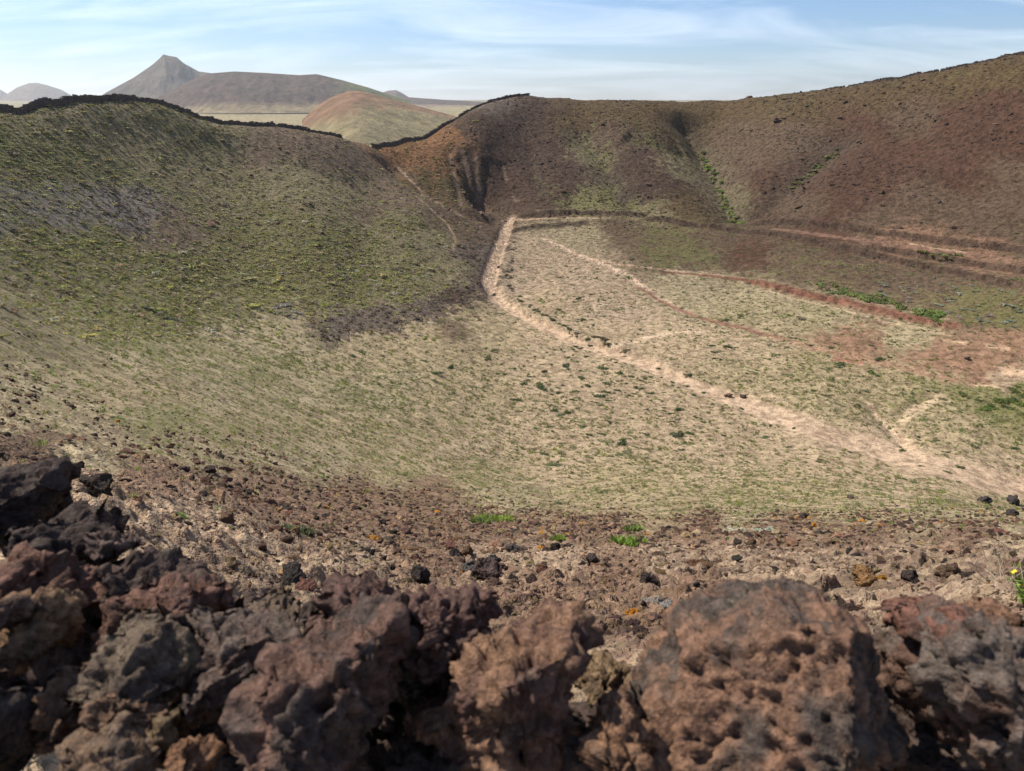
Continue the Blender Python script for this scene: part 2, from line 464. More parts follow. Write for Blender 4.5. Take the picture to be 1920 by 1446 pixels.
# gullies
gul = np.zeros(len(X), np.float32)
for nm, pl, dep, w in [('g_main', [(1268, 205), (1290, 232), (1312, 264), (1332, 304), (1352, 348), (1376, 386), (1395, 404)], 6.0, 8.0),
                       ('g_right', [(1620, 240), (1580, 264), (1540, 292), (1500, 330), (1450, 366), (1400, 397)], 3.2, 7.0),
                       ('g_left', [(1080, 235), (1120, 280), (1150, 330), (1165, 360), (1205, 388)], 2.8, 6.0),
                       ('g_mid', [(1170, 250), (1230, 262), (1290, 272)], 2.2, 5.0),
                       ('g_saddle', [(712, 290), (750, 322), (800, 357), (850, 384), (890, 398), (930, 408)], 2.6, 4.5),
                       ('r1', [(840, 268), (843, 300), (856, 340), (862, 380)], 1.1, 1.8), ('r2', [(858, 285), (874, 310), (880, 350), (892, 388)], 1.7, 2.6),
                       ('r3', [(886, 270), (888, 310), (893, 350), (898, 390)], 1.3, 1.6), ('r4', [(915, 300), (908, 325), (912, 350), (903, 388)], 1.0, 1.6),
                       ('r5', [(940, 300), (950, 340), (968, 378)], 1.0, 2.2), ('r6', [(990, 270), (1000, 320), (1010, 370)], 0.9, 3.0),
                       ('h1', [(380, 250), (430, 285), (470, 320)], 1.2, 3.2), ('h2', [(560, 300), (640, 340), (720, 385)], 0.8, 3.0),
                       ('side', [(1630, 756), (1660, 786), (1685, 812), (1702, 840)], 0.9, 1.6), ('side2', [(1760, 735), (1700, 765), (1672, 795)], 0.5, 1.2),
                       ('low', [(1180, 962), (1260, 950), (1320, 946)], 0.5, 0.7), ('path1', [(744, 305), (770, 328), (792, 347), (778, 364), (800, 384), (838, 418), (853, 446), (846, 472)], 0.35, 0.8),
                       ('track2', [(1215, 545), (1260, 572), (1330, 598), (1400, 616), (1450, 630)], 0.5, 2.0)]:
    W, hw = feat(nm, pl)
    d, s, _, t = dist_line(X + 2.0 * warp[:, 0] * (w > 2), Y + 2.0 * warp[:, 1] * (w > 2), W)
    f = sstep(0, 0.12, t) * (1 - 0.7 * sstep(0.9, 1, t))
    g = np.exp(-(d / w) ** 1.3) * f
    dz -= dep * g
    if nm[0] == 'g' or nm[0] == 'r': gul = np.maximum(gul, g)
# large and small relief
far = sstep(20, 90, gr) * (1 - sstep(335, 420, gr))
hillm = far * sstep(640, 420, PY)
cres = 1 - 0.85 * np.exp(-((gr - 300) / 18) ** 2) * (PX > 800)
dz += far * 0.45 * coarse(lambda a, r, p: fbm(p * 0.06, 3)) + far * 0.25 * eb
# soil creep steps and rock ribs along the back slopes
dz += hillm * cres * (PX > 900) * (0.5 * ridged(np.column_stack([X * 0.11 + warp[:, 0] * 2, Z * 0.45 + warp[:, 1] * 1.2]), 4) - 0.3)
dz += hillm * cres * (PX > 1550) * 0.9 * np.exp(-((PY - 325 - 10 * warp[:, 0]) / 12.0) ** 2) * (0.4 + eb)
# far plain gets a light roll
dz += 6 * sstep(600, 2500, gr) * coarse(lambda a, r, p: fbm(p * 0.0012, 3))
# rubble near the viewer: clods and half-buried stones in the heightfield
nr = 1 - sstep(14, 60, gr)
nn = np.zeros(len(X), np.float32); sel = np.nonzero((gr < 60) & (np.abs(ga) < 1.0))[0]
n1 = fbm(XY[sel] * 0.9, 3); n2 = fbm(XY[sel] * 3.2 + 9, 4)
wv = np.column_stack([n1, n2]) * 0.35
cl = np.zeros(len(sel), np.float32)
for sc, am in ((1.6, 0.05), (3.9, 0.06), (9.5, 0.036), (21, 0.018)):
    f1, cid = cells(XY[sel] * sc + wv * (sc ** 0.5))
    cl += am * (cid > 0.5) * np.clip(cid * 1.3, 0, 1.2) * np.clip(1 - (f1 / 0.5) ** 2, 0, 1) ** 0.7
nn[sel] = cl * (0.5 + 0.5 * sstep(1.5, 3.0, gr[sel])) + (0.09 * n1 + 0.05 * n2) * sstep(1.8, 5, gr[sel])
dz += nn * nr
Z = Z + dz
ZG = Z.reshape(GA.shape)
def ground_z(x, y):
    """height of the finished terrain sheet (bilinear in the polar grid; photograph's sector only)"""
    x = np.asarray(x, float); y = np.asarray(y, float)
    a = np.arctan2(x, y); r = np.hypot(x, y)
    fa = np.clip((a - az_f[0]) / (az_f[1] - az_f[0]), 0, len(az_f) - 1.001)
    fr = np.clip(np.interp(r, RR, np.arange(NR)), 0, NR - 1.001)
    i, j = fa.astype(int), fr.astype(int); u, v = fa - i, fr - j
    return ((ZG[i, j] * (1 - v) + ZG[i, j + 1] * v) * (1 - u) + (ZG[i + 1, j] * (1 - v) + ZG[i + 1, j + 1] * v) * u)

# ---- what the ground is made of: soil colour, green cover, stoniness, placed where the photograph shows them
SO = {'sand': (.318, .240, .154), 'pale': (.48, .36, .245), 'tan': (.288, .226, .134), 'pink': (.310, .232, .156), 'brown': (.112, .075, .048), 'dark': (.135, .102, .078),
      'hill': (.195, .162, .090), 'hbare': (.155, .112, .074), 'grey': (.180, .155, .128), 'orange': (.215, .112, .052), 'rbrown': (.088, .047, .030),
      'purple': (.074, .047, .033), 'ochre': (.100, .067, .032), 'redtan': (.215, .128, .080), 'rubble': (.180, .117, .074), 'crust': (.285, .208, .138), 'olive': (.280, .228, .138)}
TAB = '''0 230 hill 60 30;120 210 hill 60 30;250 220 hill 60 30;100 300 hill 65 30;250 300 hill 60 30;380 240 hill 55 30;400 320 hill 50 30;520 280 hbare 25 40;620 290 hbare 20 40;
660 300 hbare 20 40;560 340 hill 35 30;650 370 hill 40 30;0 400 grey 50 40;120 390 grey 45 40;260 400 grey 30 50;330 430 hbare 35 40;420 380 hill 45 30;60 470 hill 60 30;200 480 hill 65 30;
350 500 hill 75 20;500 440 hill 65 20;500 530 hill 80 20;650 460 hill 75 20;650 540 hill 75 20;760 420 hill 65 20;760 500 hill 70 20;820 440 hill 40 30;820 530 hill 45 30;700 380 hbare 40 30;
760 360 hbare 35 30;720 320 hbare 25 40;830 400 brown 20 40;880 430 brown 20 40;880 470 dark 10 50;890 520 dark 10 50;850 560 purple 10 50;800 580 dark 8 60;700 600 dark 8 60;620 610 dark 15 50;
540 630 olive 30 40;460 640 olive 45 30;560 575 hill 55 30;450 570 hill 65 20;350 580 hill 65 20;220 580 hill 60 30;100 570 hill 50 30;0 560 hill 45 30;760 548 hill 70 20;840 515 hill 50 25;800 622 tan 25 25;700 645 tan 35 25;865 600 tan 20 25;600 580 hill 60 20;0 640 hill 50 30;130 650 hill 55 30;
260 660 olive 55 30;380 660 olive 45 30;860 610 purple 20 40;930 620 tan 20 30;800 650 tan 30 30;680 670 tan 40 30;520 690 olive 60 20;420 720 olive 45 30;560 730 olive 45 30;700 730 olive 60 10;
850 710 tan 45 20;850 760 tan 50 20;300 730 tan 60 20;200 740 tan 60 20;80 720 olive 50 30;30 790 olive 40 40;150 790 olive 45 40;300 800 olive 70 20;420 800 tan 65 20;550 800 tan 60 20;
700 810 tan 60 20;60 850 brown 30 60;200 850 olive 35 55;350 850 olive 50 40;480 860 olive 55 40;600 880 olive 50 40;750 880 tan 60 20;900 830 sand 50 20;900 890 tan 60 20;1050 700 sand 20 20;
1050 780 sand 40 20;1050 860 sand 50 20;1200 740 sand 35 20;1200 820 sand 45 20;1200 890 tan 55 20;1350 800 sand 40 20;1350 870 sand 50 10;1400 920 tan 60 20;1550 890 sand 45 10;1550 930 tan 50 20;
1700 920 sand 40 20;1850 890 sand 20 10;1850 930 tan 40 30;1000 480 pink 25 20;960 540 pink 30 20;1040 560 sand 35 20;1100 520 pink 30 20;1150 580 pink 40 10;1120 630 sand 25 20;1250 640 sand 35 10;
1000 600 sand 30 20;1080 440 olive 45 20;1160 430 brown 50 20;1250 470 brown 65 20;1350 440 brown 50 20;1330 480 brown 60 20;1400 480 rbrown 20 30;1480 480 brown 55 20;1600 510 brown 55 20;1720 530 brown 55 20;1850 560 brown 60 20;
1900 600 brown 65 20;1300 540 olive 35 20;1400 560 olive 50 20;1550 590 olive 50 10;1700 630 olive 45 10;1600 640 redtan 30 20;1750 660 redtan 25 20;1900 640 redtan 35 20;1850 690 redtan 15 20;1900 710 crust 10 10;
1400 650 sand 40 10;1400 700 tan 50 10;1550 700 tan 55 10;1700 730 tan 55 10;1850 740 olive 70 10;1910 755 hill 90 10;1550 760 tan 50 10;1650 830 sand 30 10;1800 790 tan 50 10;1900 830 tan 50 10;
1480 830 sand 25 10;1900 870 sand 30 10;300 910 rubble 25 70;500 920 rubble 15 90;650 930 rubble 20 80;800 930 rubble 25 70;950 940 olive 40 50;1100 940 tan 50 30;1250 960 tan 50 30;1400 965 olive 50 30;
1600 970 olive 40 50;1750 980 olive 35 50;1900 980 olive 30 60;180 930 crust 25 80;300 980 crust 25 80;400 1010 crust 25 80;150 980 crust 20 80;600 980 rubble 12 90;800 980 rubble 12 90;950 985 rubble 20 80;1100 985 rubble 15 90;1300 990 rubble 15 90;
1450 1000 rubble 12 90;1600 1010 rubble 12 90;1800 1010 rubble 18 80;500 1050 crust 12 80;650 1050 crust 10 80;800 1040 rubble 8 90;950 1060 crust 8 90;1050 1040 crust 8 80;1150 1080 rubble 5 90;1000 1110 rubble 4 90;
1250 1060 crust 6 80;1400 1060 crust 5 80;1550 1070 crust 6 80;1700 1060 crust 8 80;1850 1060 crust 10 80;1300 1110 rubble 4 90;1200 1180 rubble 3 90;1150 1250 crust 3 90;1250 1200 rubble 3 90;1800 1110 crust 20 70;500 1150 crust 5 90;
720 270 orange 15 20;780 275 orange 15 20;840 262 orange 20 20;800 305 orange 20 20;730 290 orange 15 20;800 325 ochre 45 20;840 350 ochre 45 20;830 310 orange 25 20;880 300 purple 10 30;880 360 purple 12 30;900 230 purple 12 30;
940 200 dark 15 30;980 210 purple 20 30;960 280 purple 25 30;960 350 purple 35 20;1040 280 purple 30 20;1040 360 purple 55 10;1120 370 hill 70 10;1060 320 purple 35 20;1100 210 ochre 35 20;1200 210 ochre 45 20;1250 250 ochre 50 20;1150 250 brown 40 20;1110 280 hill 55 20;
1200 300 purple 25 20;1230 350 purple 20 20;1280 380 ochre 45 20;1330 395 ochre 50 20;1220 390 hill 55 10;1300 300 hill 45 20;1300 210 ochre 40 20;1400 200 ochre 45 20;1500 200 ochre 45 20;1650 180 ochre 45 20;1800 150 ochre 45 20;1900 125 ochre 25 20;1900 150 ochre 45 20;
1380 250 brown 45 20;1450 260 brown 40 30;1500 250 brown 40 20;1400 290 brown 40 20;1420 330 rbrown 25 20;1440 370 rbrown 20 20;1380 350 hill 45 20;1550 320 rbrown 15 20;1600 250 rbrown 20 20;1700 220 brown 25 30;1700 300 rbrown 12 20;1800 240 rbrown 12 30;1800 330 rbrown 15 40;1900 200 rbrown 12 30;
1900 330 brown 12 40;1900 270 rbrown 12 20;1750 380 brown 30 20;1600 370 rbrown 20 20;1500 390 brown 35 20;1650 410 brown 30 20;1850 420 brown 30 20;1920 450 brown 30 20;1550 430 rbrown 10 20;1700 458 redtan 10 20;1850 478 redtan 12 20'''
tab = [t.split() for t in TAB.replace('\n', '').split(';') if t.strip()]
tx = np.array([float(t[0]) for t in tab], np.float32); ty = np.array([float(t[1]) for t in tab], np.float32)
tv = np.array([SO[t[2]] + (float(t[3]) / 100, float(t[4]) / 100) for t in tab], np.float32)
pxc = np.clip(np.where(POK, PX, 960), -60, 1980) + 30 * warp[:, 0] + 46 * eb + 26 * gP
pyc = np.clip(np.where(POK, PY, 1100), 100, 1300) + 18 * warp[:, 1] + 24 * eb2 + 12 * gP
rx, ry = np.meshgrid(np.arange(-66, 1990, 6, dtype=np.float32), np.arange(96, 1310, 5, dtype=np.float32))
ras = np.zeros((rx.size, 5), np.float32)
for s in range(0, rx.size, 20000):
    e = slice(s, s + 20000)
    d2 = ((rx.ravel()[e, None] - tx) / 62) ** 2 + ((ry.ravel()[e, None] - ty) / 38) ** 2
    w = 1.0 / (d2 * d2 + 0.02)
    w *= w ** 0.3
    ras[e] = (w @ tv) / w.sum(1, keepdims=True)
ras = ras.reshape(rx.shape + (5,))
fx = np.clip((pxc + 66) / 6, 0, rx.shape[1] - 1.01); fy = np.clip((pyc - 96) / 5, 0, rx.shape[0] - 1.01)
jx, jy = fx.astype(int), fy.astype(int); ux, uy = (fx - jx)[:, None].astype(np.float32), (fy - jy)[:, None].astype(np.float32)
val = (ras[jy, jx] * (1 - ux) + ras[jy, jx + 1] * ux) * (1 - uy) + (ras[jy + 1, jx] * (1 - ux) + ras[jy + 1, jx + 1] * ux) * uy
soil, veg, stony = val[:, :3].copy(), val[:, 3].copy(), val[:, 4].copy()
def paint(mask, col, vmul=0.0, stmul=1.0):
    global veg, stony
    m = np.clip(mask, 0, 1)[:, None]
    soil[:] = soil * (1 - m) + np.array(col, np.float32) * m
    veg = veg * (1 - m[:, 0] * (1 - vmul)); stony = stony * (1 - m[:, 0] * (1 - stmul))
def line_mask(pl, soft=0.5, wmul=1.0):
    W, hw = line_world(pl, 8)
    d, s, w, t = dist_line(X, Y, W, hw * wmul)
    u = d / np.maximum(w * (1 + 0.5 * eb), 0.05)
    return (1 - sstep(1 - soft, 1 + soft, u)) * sstep(0, 0.03, t) * (1 - sstep(0.97, 1, t))
for nm, ds, w, f in banks:
    if nm != 'red_cut': paint(0.85 * f * (1 - sstep(0.3, 0.75, np.abs(ds) / w)), (.080, .053, .038), 0.4)
paint(0.6 * line_mask([(965, 432, 8), (1000, 428, 18), (1050, 423, 12)], 0.9), (.10, .085, .055), 1.2)
paint(0.8 * line_mask([(940, 412, 14), (990, 412, 10), (1050, 408, 9), (1150, 408, 7)], 0.7), (.36, .26, .17), 0.2)
paint(0.75 * line_mask([(1440, 428, 8), (1520, 440, 14), (1620, 452, 18), (1720, 466, 20), (1830, 480, 22), (1960, 498, 24)], 0.7), (.24, .140, .095), 0.2)
paint(0.6 * line_mask([(1700, 458, 6), (1760, 468, 8), (1820, 474, 8)], 0.6), (.50, .34, .22), 0.1)
paint(0.85 * line_mask([(1000, 440, 6), (1060, 468, 12), (1120, 492, 16), (1180, 520, 18), (1230, 556, 14), (1300, 590, 12)], 0.8), (.46, .335, .235), 0.2)
paint(0.7 * line_mask([(1090, 482, 8), (1160, 496, 10), (1250, 508, 9), (1340, 516, 8), (1400, 524, 6)], 0.8), (.45, .31, .21), 0.2)
paint(0.95 * line_mask([(1230, 512, 6), (1300, 515, 9), (1400, 526, 18), (1500, 549, 26), (1600, 572, 28), (1700, 594, 26), (1810, 616, 16)], 0.8), (.165, .072, .047), 0.05)
paint(0.55 * line_mask([(1420, 540, 4), (1540, 572, 6), (1660, 600, 6), (1780, 625, 6)], 0.6), (.46, .32, .21), 0.2)
paint(0.9 * line_mask([(1190, 535, 8), (1250, 567, 11), (1320, 594, 12), (1400, 615, 16), (1450, 629, 14), (1500, 642, 8)], 0.8), (.20, .098, .066), 0.05)
paint(0.55 * line_mask([(1440, 632, 14), (1550, 655, 22), (1680, 688, 24), (1800, 715, 30)], 0.9), (.30, .175, .112), 0.4)
paint(0.8 * line_mask([(1560, 672, 22), (1590, 676, 22), (1620, 680, 16)], 0.8), (.27, .125, .085), 0.3)
paint(0.85 * line_mask([(1150, 655, 18), (1200, 636, 16), (1260, 624, 13), (1330, 620, 10)], 0.8), (.48, .36, .245), 0.2)
paint(0.7 * line_mask([(1330, 738, 18), (1400, 742, 14), (1470, 745, 10)], 0.8), (.46, .34, .225), 0.3)
paint(0.9 * line_mask([(1628, 752, 10), (1655, 784, 16), (1682, 812, 24), (1705, 842, 40)], 0.8), (.47, .34, .225), 0.15)
paint(0.7 * line_mask([(1770, 740, 12), (1720, 762, 22), (1690, 785, 14)], 0.8), (.46, .34, .225), 0.3)
for c in [(1790, 642, 30), (1870, 652, 34), (1900, 700, 70), (1850, 722, 40)]:
    paint(0.75 * line_mask([(c[0] - 24, c[1] - 2, c[2] * .35), (c[0], c[1], c[2] * .45), (c[0] + 24, c[1] + 3, c[2] * .35)], 0.9), (.50, .345, .22), 0.2)
paint(0.9 * (1 - sstep(0.88, 1.12, wash_d / np.maximum(edge, 0.3))) * (0.95 - 0.08 * sstep(0.35, 0.5, wash_t)), (.425, .306, .208), 0.05, 0.4)
paint(0.12 * (1 - sstep(1.0, 2.6, wash_d / np.maximum(edge, 0.3))) * sstep(0.3, 0.5, wash_t), (.43, .32, .215), 0.6, 0.6)
paint(0.8 * line_mask([(740, 300, 6), (770, 328, 6), (792, 347, 6), (778, 364, 6), (800, 384, 5), (838, 418, 5), (853, 446, 6), (846, 472, 5)], 0.6), (.36, .25, .17), 0.1)
paint(0.6 * line_mask([(792, 350, 7), (830, 372, 9), (875, 396, 10)], 0.7), (.24, .17, .13), 0.2)
for pl in [[(843, 280, 6), (848, 310, 8), (856, 345, 9), (864, 378, 6)], [(868, 280, 6), (876, 310, 7), (886, 350, 8)], [(893, 285, 5), (896, 330, 8), (899, 370, 18), (905, 392, 22)], [(942, 300, 3), (950, 335, 5)], [(960, 362, 5), (972, 378, 6)]]:
    paint(0.55 * line_mask(pl, 0.9), (.24, .165, .12), 0.1)
paint(0.5 * line_mask([(440, 665, 6), (480, 685, 10), (530, 705, 10)], 0.8), (.42, .30, .19), 0.4)
paint(0.6 * gul * (PX > 1000), (.085, .068, .048), 1.4)
# outside the crater: pale plain with green wash
pl = sstep(330, 420, gr)
pn = coarse(lambda a, r, p: fbm(p * 0.004, 4))
soil = soil * (1 - pl[:, None]) + pl[:, None] * (np.array([.235, .193, .098], np.float32) + pn[:, None] * np.array([.05, .03, .03], np.float32))
veg = veg * (1 - pl) + pl * np.clip(0.40 + 0.5 * pn, 0, 1); stony = stony * (1 - pl)

soil *= (1 + 0.42 * gP + 0.22 * eb)[:, None] * np.array([1, 1, 1], np.float32)
green = sstep(-0.20, 0.42, 0.45 * warp[:, 0] + 0.30 * eb2 + 0.42 * gP + 1.25 * (veg - 0.52))
rugged = far * np.clip(0.12 + 0.9 * sstep(640, 430, PY) * (1 - sstep(.24, .36, soil.mean(1))) + 0.5 * (stony > .4), 0, 1)
m = NT('ground_soil')
P = m.pos()
aS, aV, aT = m.attr('soil').outputs['Color'], m.attr('green').outputs['Fac'], m.attr('stony').outputs['Fac']
cdn = m.n.new('ShaderNodeVectorMath'); cdn.operation = 'LENGTH'; m.l.new(P, cdn.inputs[0])
nearf = m.ramp(cdn.outputs['Value'], 12, 70, 1.0, 0.0)             # pebbles are only resolved close by
nF = m.noise(P, 5.0, 5, 0.68); nM = m.noise(P, 0.8, 6, 0.68)
col = m.mix(1.0, aS, m.mix(m.ramp(nF, 0.27, 0.73), (.58, .56, .54), (1.40, 1.41, 1.42)), 'MULTIPLY')
farf = m.ramp(cdn.outputs['Value'], 40, 110)
col = m.mix(1.0, col, m.mix(m.ramp(nM, 0.36, 0.60), (.62, .60, .58), (1.22, 1.22, 1.22)), 'MULTIPLY')
v1 = m.voro(P, 10.0); v2 = m.voro(P, 27.0)
def sepc(c):
    n = m.n.new('ShaderNodeSeparateColor'); m.l.new(c, n.inputs[0]); return n.outputs
c1, c2 = sepc(v1.outputs['Color']), sepc(v2.outputs['Color'])
st1 = m.math('MULTIPLY', m.ramp(c1[0], 0.45, 0.6), m.ramp(v1.outputs['Distance'], 0.62, 0.42))
st2 = m.math('MULTIPLY', m.ramp(c2[0], 0.35, 0.5), m.ramp(v2.outputs['Distance'], 0.62, 0.42))
tn = m.math('MULTIPLY', aT, nearf)
col = m.mix(m.math('MULTIPLY', st2, m.math('MULTIPLY', tn, 0.75)), col, m.mix(c2[1], (.065, .043, .036), (.34, .22, .15)))
col = m.mix(m.math('MULTIPLY', st1, m.math('MULTIPLY', tn, 0.8)), col, m.mix(c1[1], (.060, .040, .034), (.23, .135, .095)))
# low green growth, patchy
nG = m.noise(P, 1.9, 4, 0.7)
gf = m.ramp(m.math('ADD', m.math('MULTIPLY', nG, 0.9), m.math('MULTIPLY', aV, 0.62)), 0.62, 0.98)
gcol = m.mix(nG, (.095, .105, .036), (.20, .175, .065))
col = m.mix(m.math('MULTIPLY', gf, 0.66), col, gcol)
hgt = m.math('ADD', m.math('MULTIPLY', nF, 0.5), m.math('MULTIPLY', m.math('MULTIPLY', m.math('ADD', st1, m.math('MULTIPLY', st2, 0.5)), nearf), 0.06))
ground_mat = m.done(col, m.bump(hgt, 0.35, 0.9, m.bump(m.math('MULTIPLY', nM, m.attr('rugged').outputs['Fac']), 1.3, 1.0)), 0.95)

idx = np.arange(NA * NR, dtype=np.int32).reshape(NA, NR)
nx = np.roll(idx, -1, axis=0)
F = np.stack([nx[:, :-1], nx[:, 1:], idx[:, 1:], idx[:, :-1]], -1).reshape(-1, 4)
V = np.column_stack([X, Y, Z])
# close the middle under the viewer
cen = len(V); V = np.vstack([V, [[0, 0, -1.66]]])
pad = lambda a: np.concatenate([a, a[:1]])
soil4 = np.column_stack([soil, np.ones(len(soil))])
me = mesh_np('crater_terrain', V, F, ground_mat, True,
             {'soil': ('FLOAT_COLOR', np.vstack([soil4, soil4[:1]])), 'green': ('FLOAT', pad(green)), 'stony': ('FLOAT', pad(stony)), 'rugged': ('FLOAT', pad(rugged))})
terrain = tag(obj('crater_terrain', me), 'brown and green volcanic crater bowl with pale sandy floor', 'terrain', kind='structure')
# ------------------------------------------------------------------ far volcanoes on the plain
m = NT('far_hill_soil')
aC = m.attr('soil').outputs['Color']
nn_ = m.noise(m.pos(), 0.03, 7, 0.7)
col = m.mix(1.0, aC, m.mix(m.ramp(nn_, 0.3, 0.7), (.66, .66, .62), (1.3, 1.3, 1.3)), 'MULTIPLY')
far_mat = m.done(col, m.bump(nn_, 22.0, 0.8), 0.95)
def far_hill(name, label, sil, d, slope, colf, base=None, seed=0.0, gully=0.05, fore=1.0, pw=1.15):
    sil = np.array(sil, float); n = 160
    px = np.linspace(sil[0, 0], sil[-1, 0], n); py = np.interp(px, sil[:, 0], sil[:, 1])
    v = pix_dir(px, py); h = np.hypot(v[:, 0], v[:, 1]); az = np.arctan2(v[:, 0], v[:, 1]); top = v[:, 2] / h * d
    if base is None: base = float(base_z([az[n // 2]], [d])[0]) - 3
    ht = np.maximum(top - base, 2.0)
    nv = 61; s = np.linspace(-1, 1, nv)
    A_, S_ = np.meshgrid(np.arange(n), s, indexing='ij')
    wid = (ht / slope)
    wid = np.convolve(np.pad(wid, 12, mode='edge'), np.ones(25) / 25, 'valid')
    R_ = d + S_ * wid[:, None] * np.where(S_ < 0, fore, 1.0)
    prof = 1 - np.abs(S_) ** pw
    a_ = az[:, None] + 0 * S_
    # gullies run down the slope
    x_, y_ = R_ * np.sin(a_), R_ * np.cos(a_)
    q = np.column_stack([(a_ * d / (0.16 * wid.max())).ravel(), (S_ * 2.2 + seed).ravel(), ])
    g = fbm(q, 4).reshape(a_.shape)
    env = (1 - np.abs(S_)) * np.abs(S_) * 4
    z = base + ht[:, None] * (prof + gully * g * env)
    i = np.arange(n * nv).reshape(n, nv)
    Fh = np.stack([i[:-1, :-1], i[1:, :-1], i[1:, 1:], i[:-1, 1:]], -1).reshape(-1, 4)
    c = colf((px[:, None] + 0 * S_).ravel(), prof.ravel(), (g + 0 * S_).ravel(), S_.ravel())
    c = np.column_stack([np.clip(c, 0.01, 1), np.ones(len(c))])
    me = mesh_np(name, np.column_stack([x_.ravel(), y_.ravel(), z.ravel()]), Fh, far_mat, True, {'soil': ('FLOAT_COLOR', c)})
    return tag(obj(name, me), label, 'hill', kind='structure')
def lerp3(a, b, t): return np.array(a)[None] * (1 - t[:, None]) + np.array(b)[None] * t[:, None]
far_hill('orange_cone_hill', 'small orange cinder cone on the pale plain', [(566, 226), (584, 208), (602, 193), (620, 183), (640, 175), (658, 170), (676, 171), (700, 177), (740, 188), (790, 201), (850, 217), (885, 234)], 1350, 0.15,
         lambda px, p, g, s: lerp3((.235, .190, .098), (.215, .125, .070), np.clip(sstep(0.38, 0.72, p + 0.6 * g - .38 * sstep(675, 730, px)), 0, 1)), seed=3.0, gully=0.06, fore=1.0, pw=1.35)
far_hill('table_hill', 'broad brown flat-topped volcano beyond the plain', [(270, 192), (300, 181), (335, 163), (365, 147), (390, 138), (440, 134), (500, 137), (560, 141), (594, 139), (640, 150), (690, 164), (720, 174), (770, 190)], 3000, 0.30,
         lambda px, p, g, s: lerp3((.235, .18, .10), np.array([.095, .066, .048]), sstep(0.10, 0.30, p + 0.12 * g)) + sstep(600, 690, px)[:, None] * sstep(.2, .4, p)[:, None] * np.array([[.03, .06, .0]]), seed=9.0, gully=0.2)
far_hill('peaked_volcano', 'tall pointed volcano hazy on the horizon', [(150, 205), (200, 173), (250, 146), (285, 122), (300, 109), (306, 102), (318, 105), (331, 107), (345, 119), (360, 127), (372, 134), (395, 137), (420, 150), (470, 180), (500, 195)], 4300, 0.52,
         lambda px, p, g, s: lerp3((.125, .10, .072), (.115, .092, .068), p) * (1 + 0.25 * g[:, None]), seed=5.0, gully=0.22)
far_hill('round_hill', 'pale rounded hill fading into haze', [(-10, 196), (14, 176), (32, 164), (54, 156), (70, 155.5), (89, 160), (114, 168), (132, 178), (160, 194)], 8200, 0.40,
         lambda px, p, g, s: lerp3((.2, .16, .12), (.2, .16, .12), p), seed=7.0)
far_hill('edge_hill', 'pale hill at the hazy left horizon', [(-160, 190), (-110, 172), (-60, 162), (-30, 160), (0, 168), (18, 178), (40, 192)], 9500, 0.40,
         lambda px, p, g, s: lerp3((.2, .16, .12), (.2, .16, .12), p), seed=8.0)
far_hill('small_far_hill', 'small dark hill behind the flat-topped volcano', [(690, 186), (712, 175), (728, 170), (742, 169), (755, 175), (775, 188)], 5200, 0.35,
         lambda px, p, g, s: lerp3((.15, .11, .09), (.15, .11, .09), p), seed=2.0)
far_hill('low_ridge', 'low dark lava ridge along the plain', [(680, 192), (720, 180), (760, 182), (830, 187), (900, 191), (990, 196), (1040, 200)], 3700, 0.10,
         lambda px, p, g, s: lerp3((.26, .20, .13), (.11, .085, .065), sstep(0.15, 0.4, p)), seed=4.0)
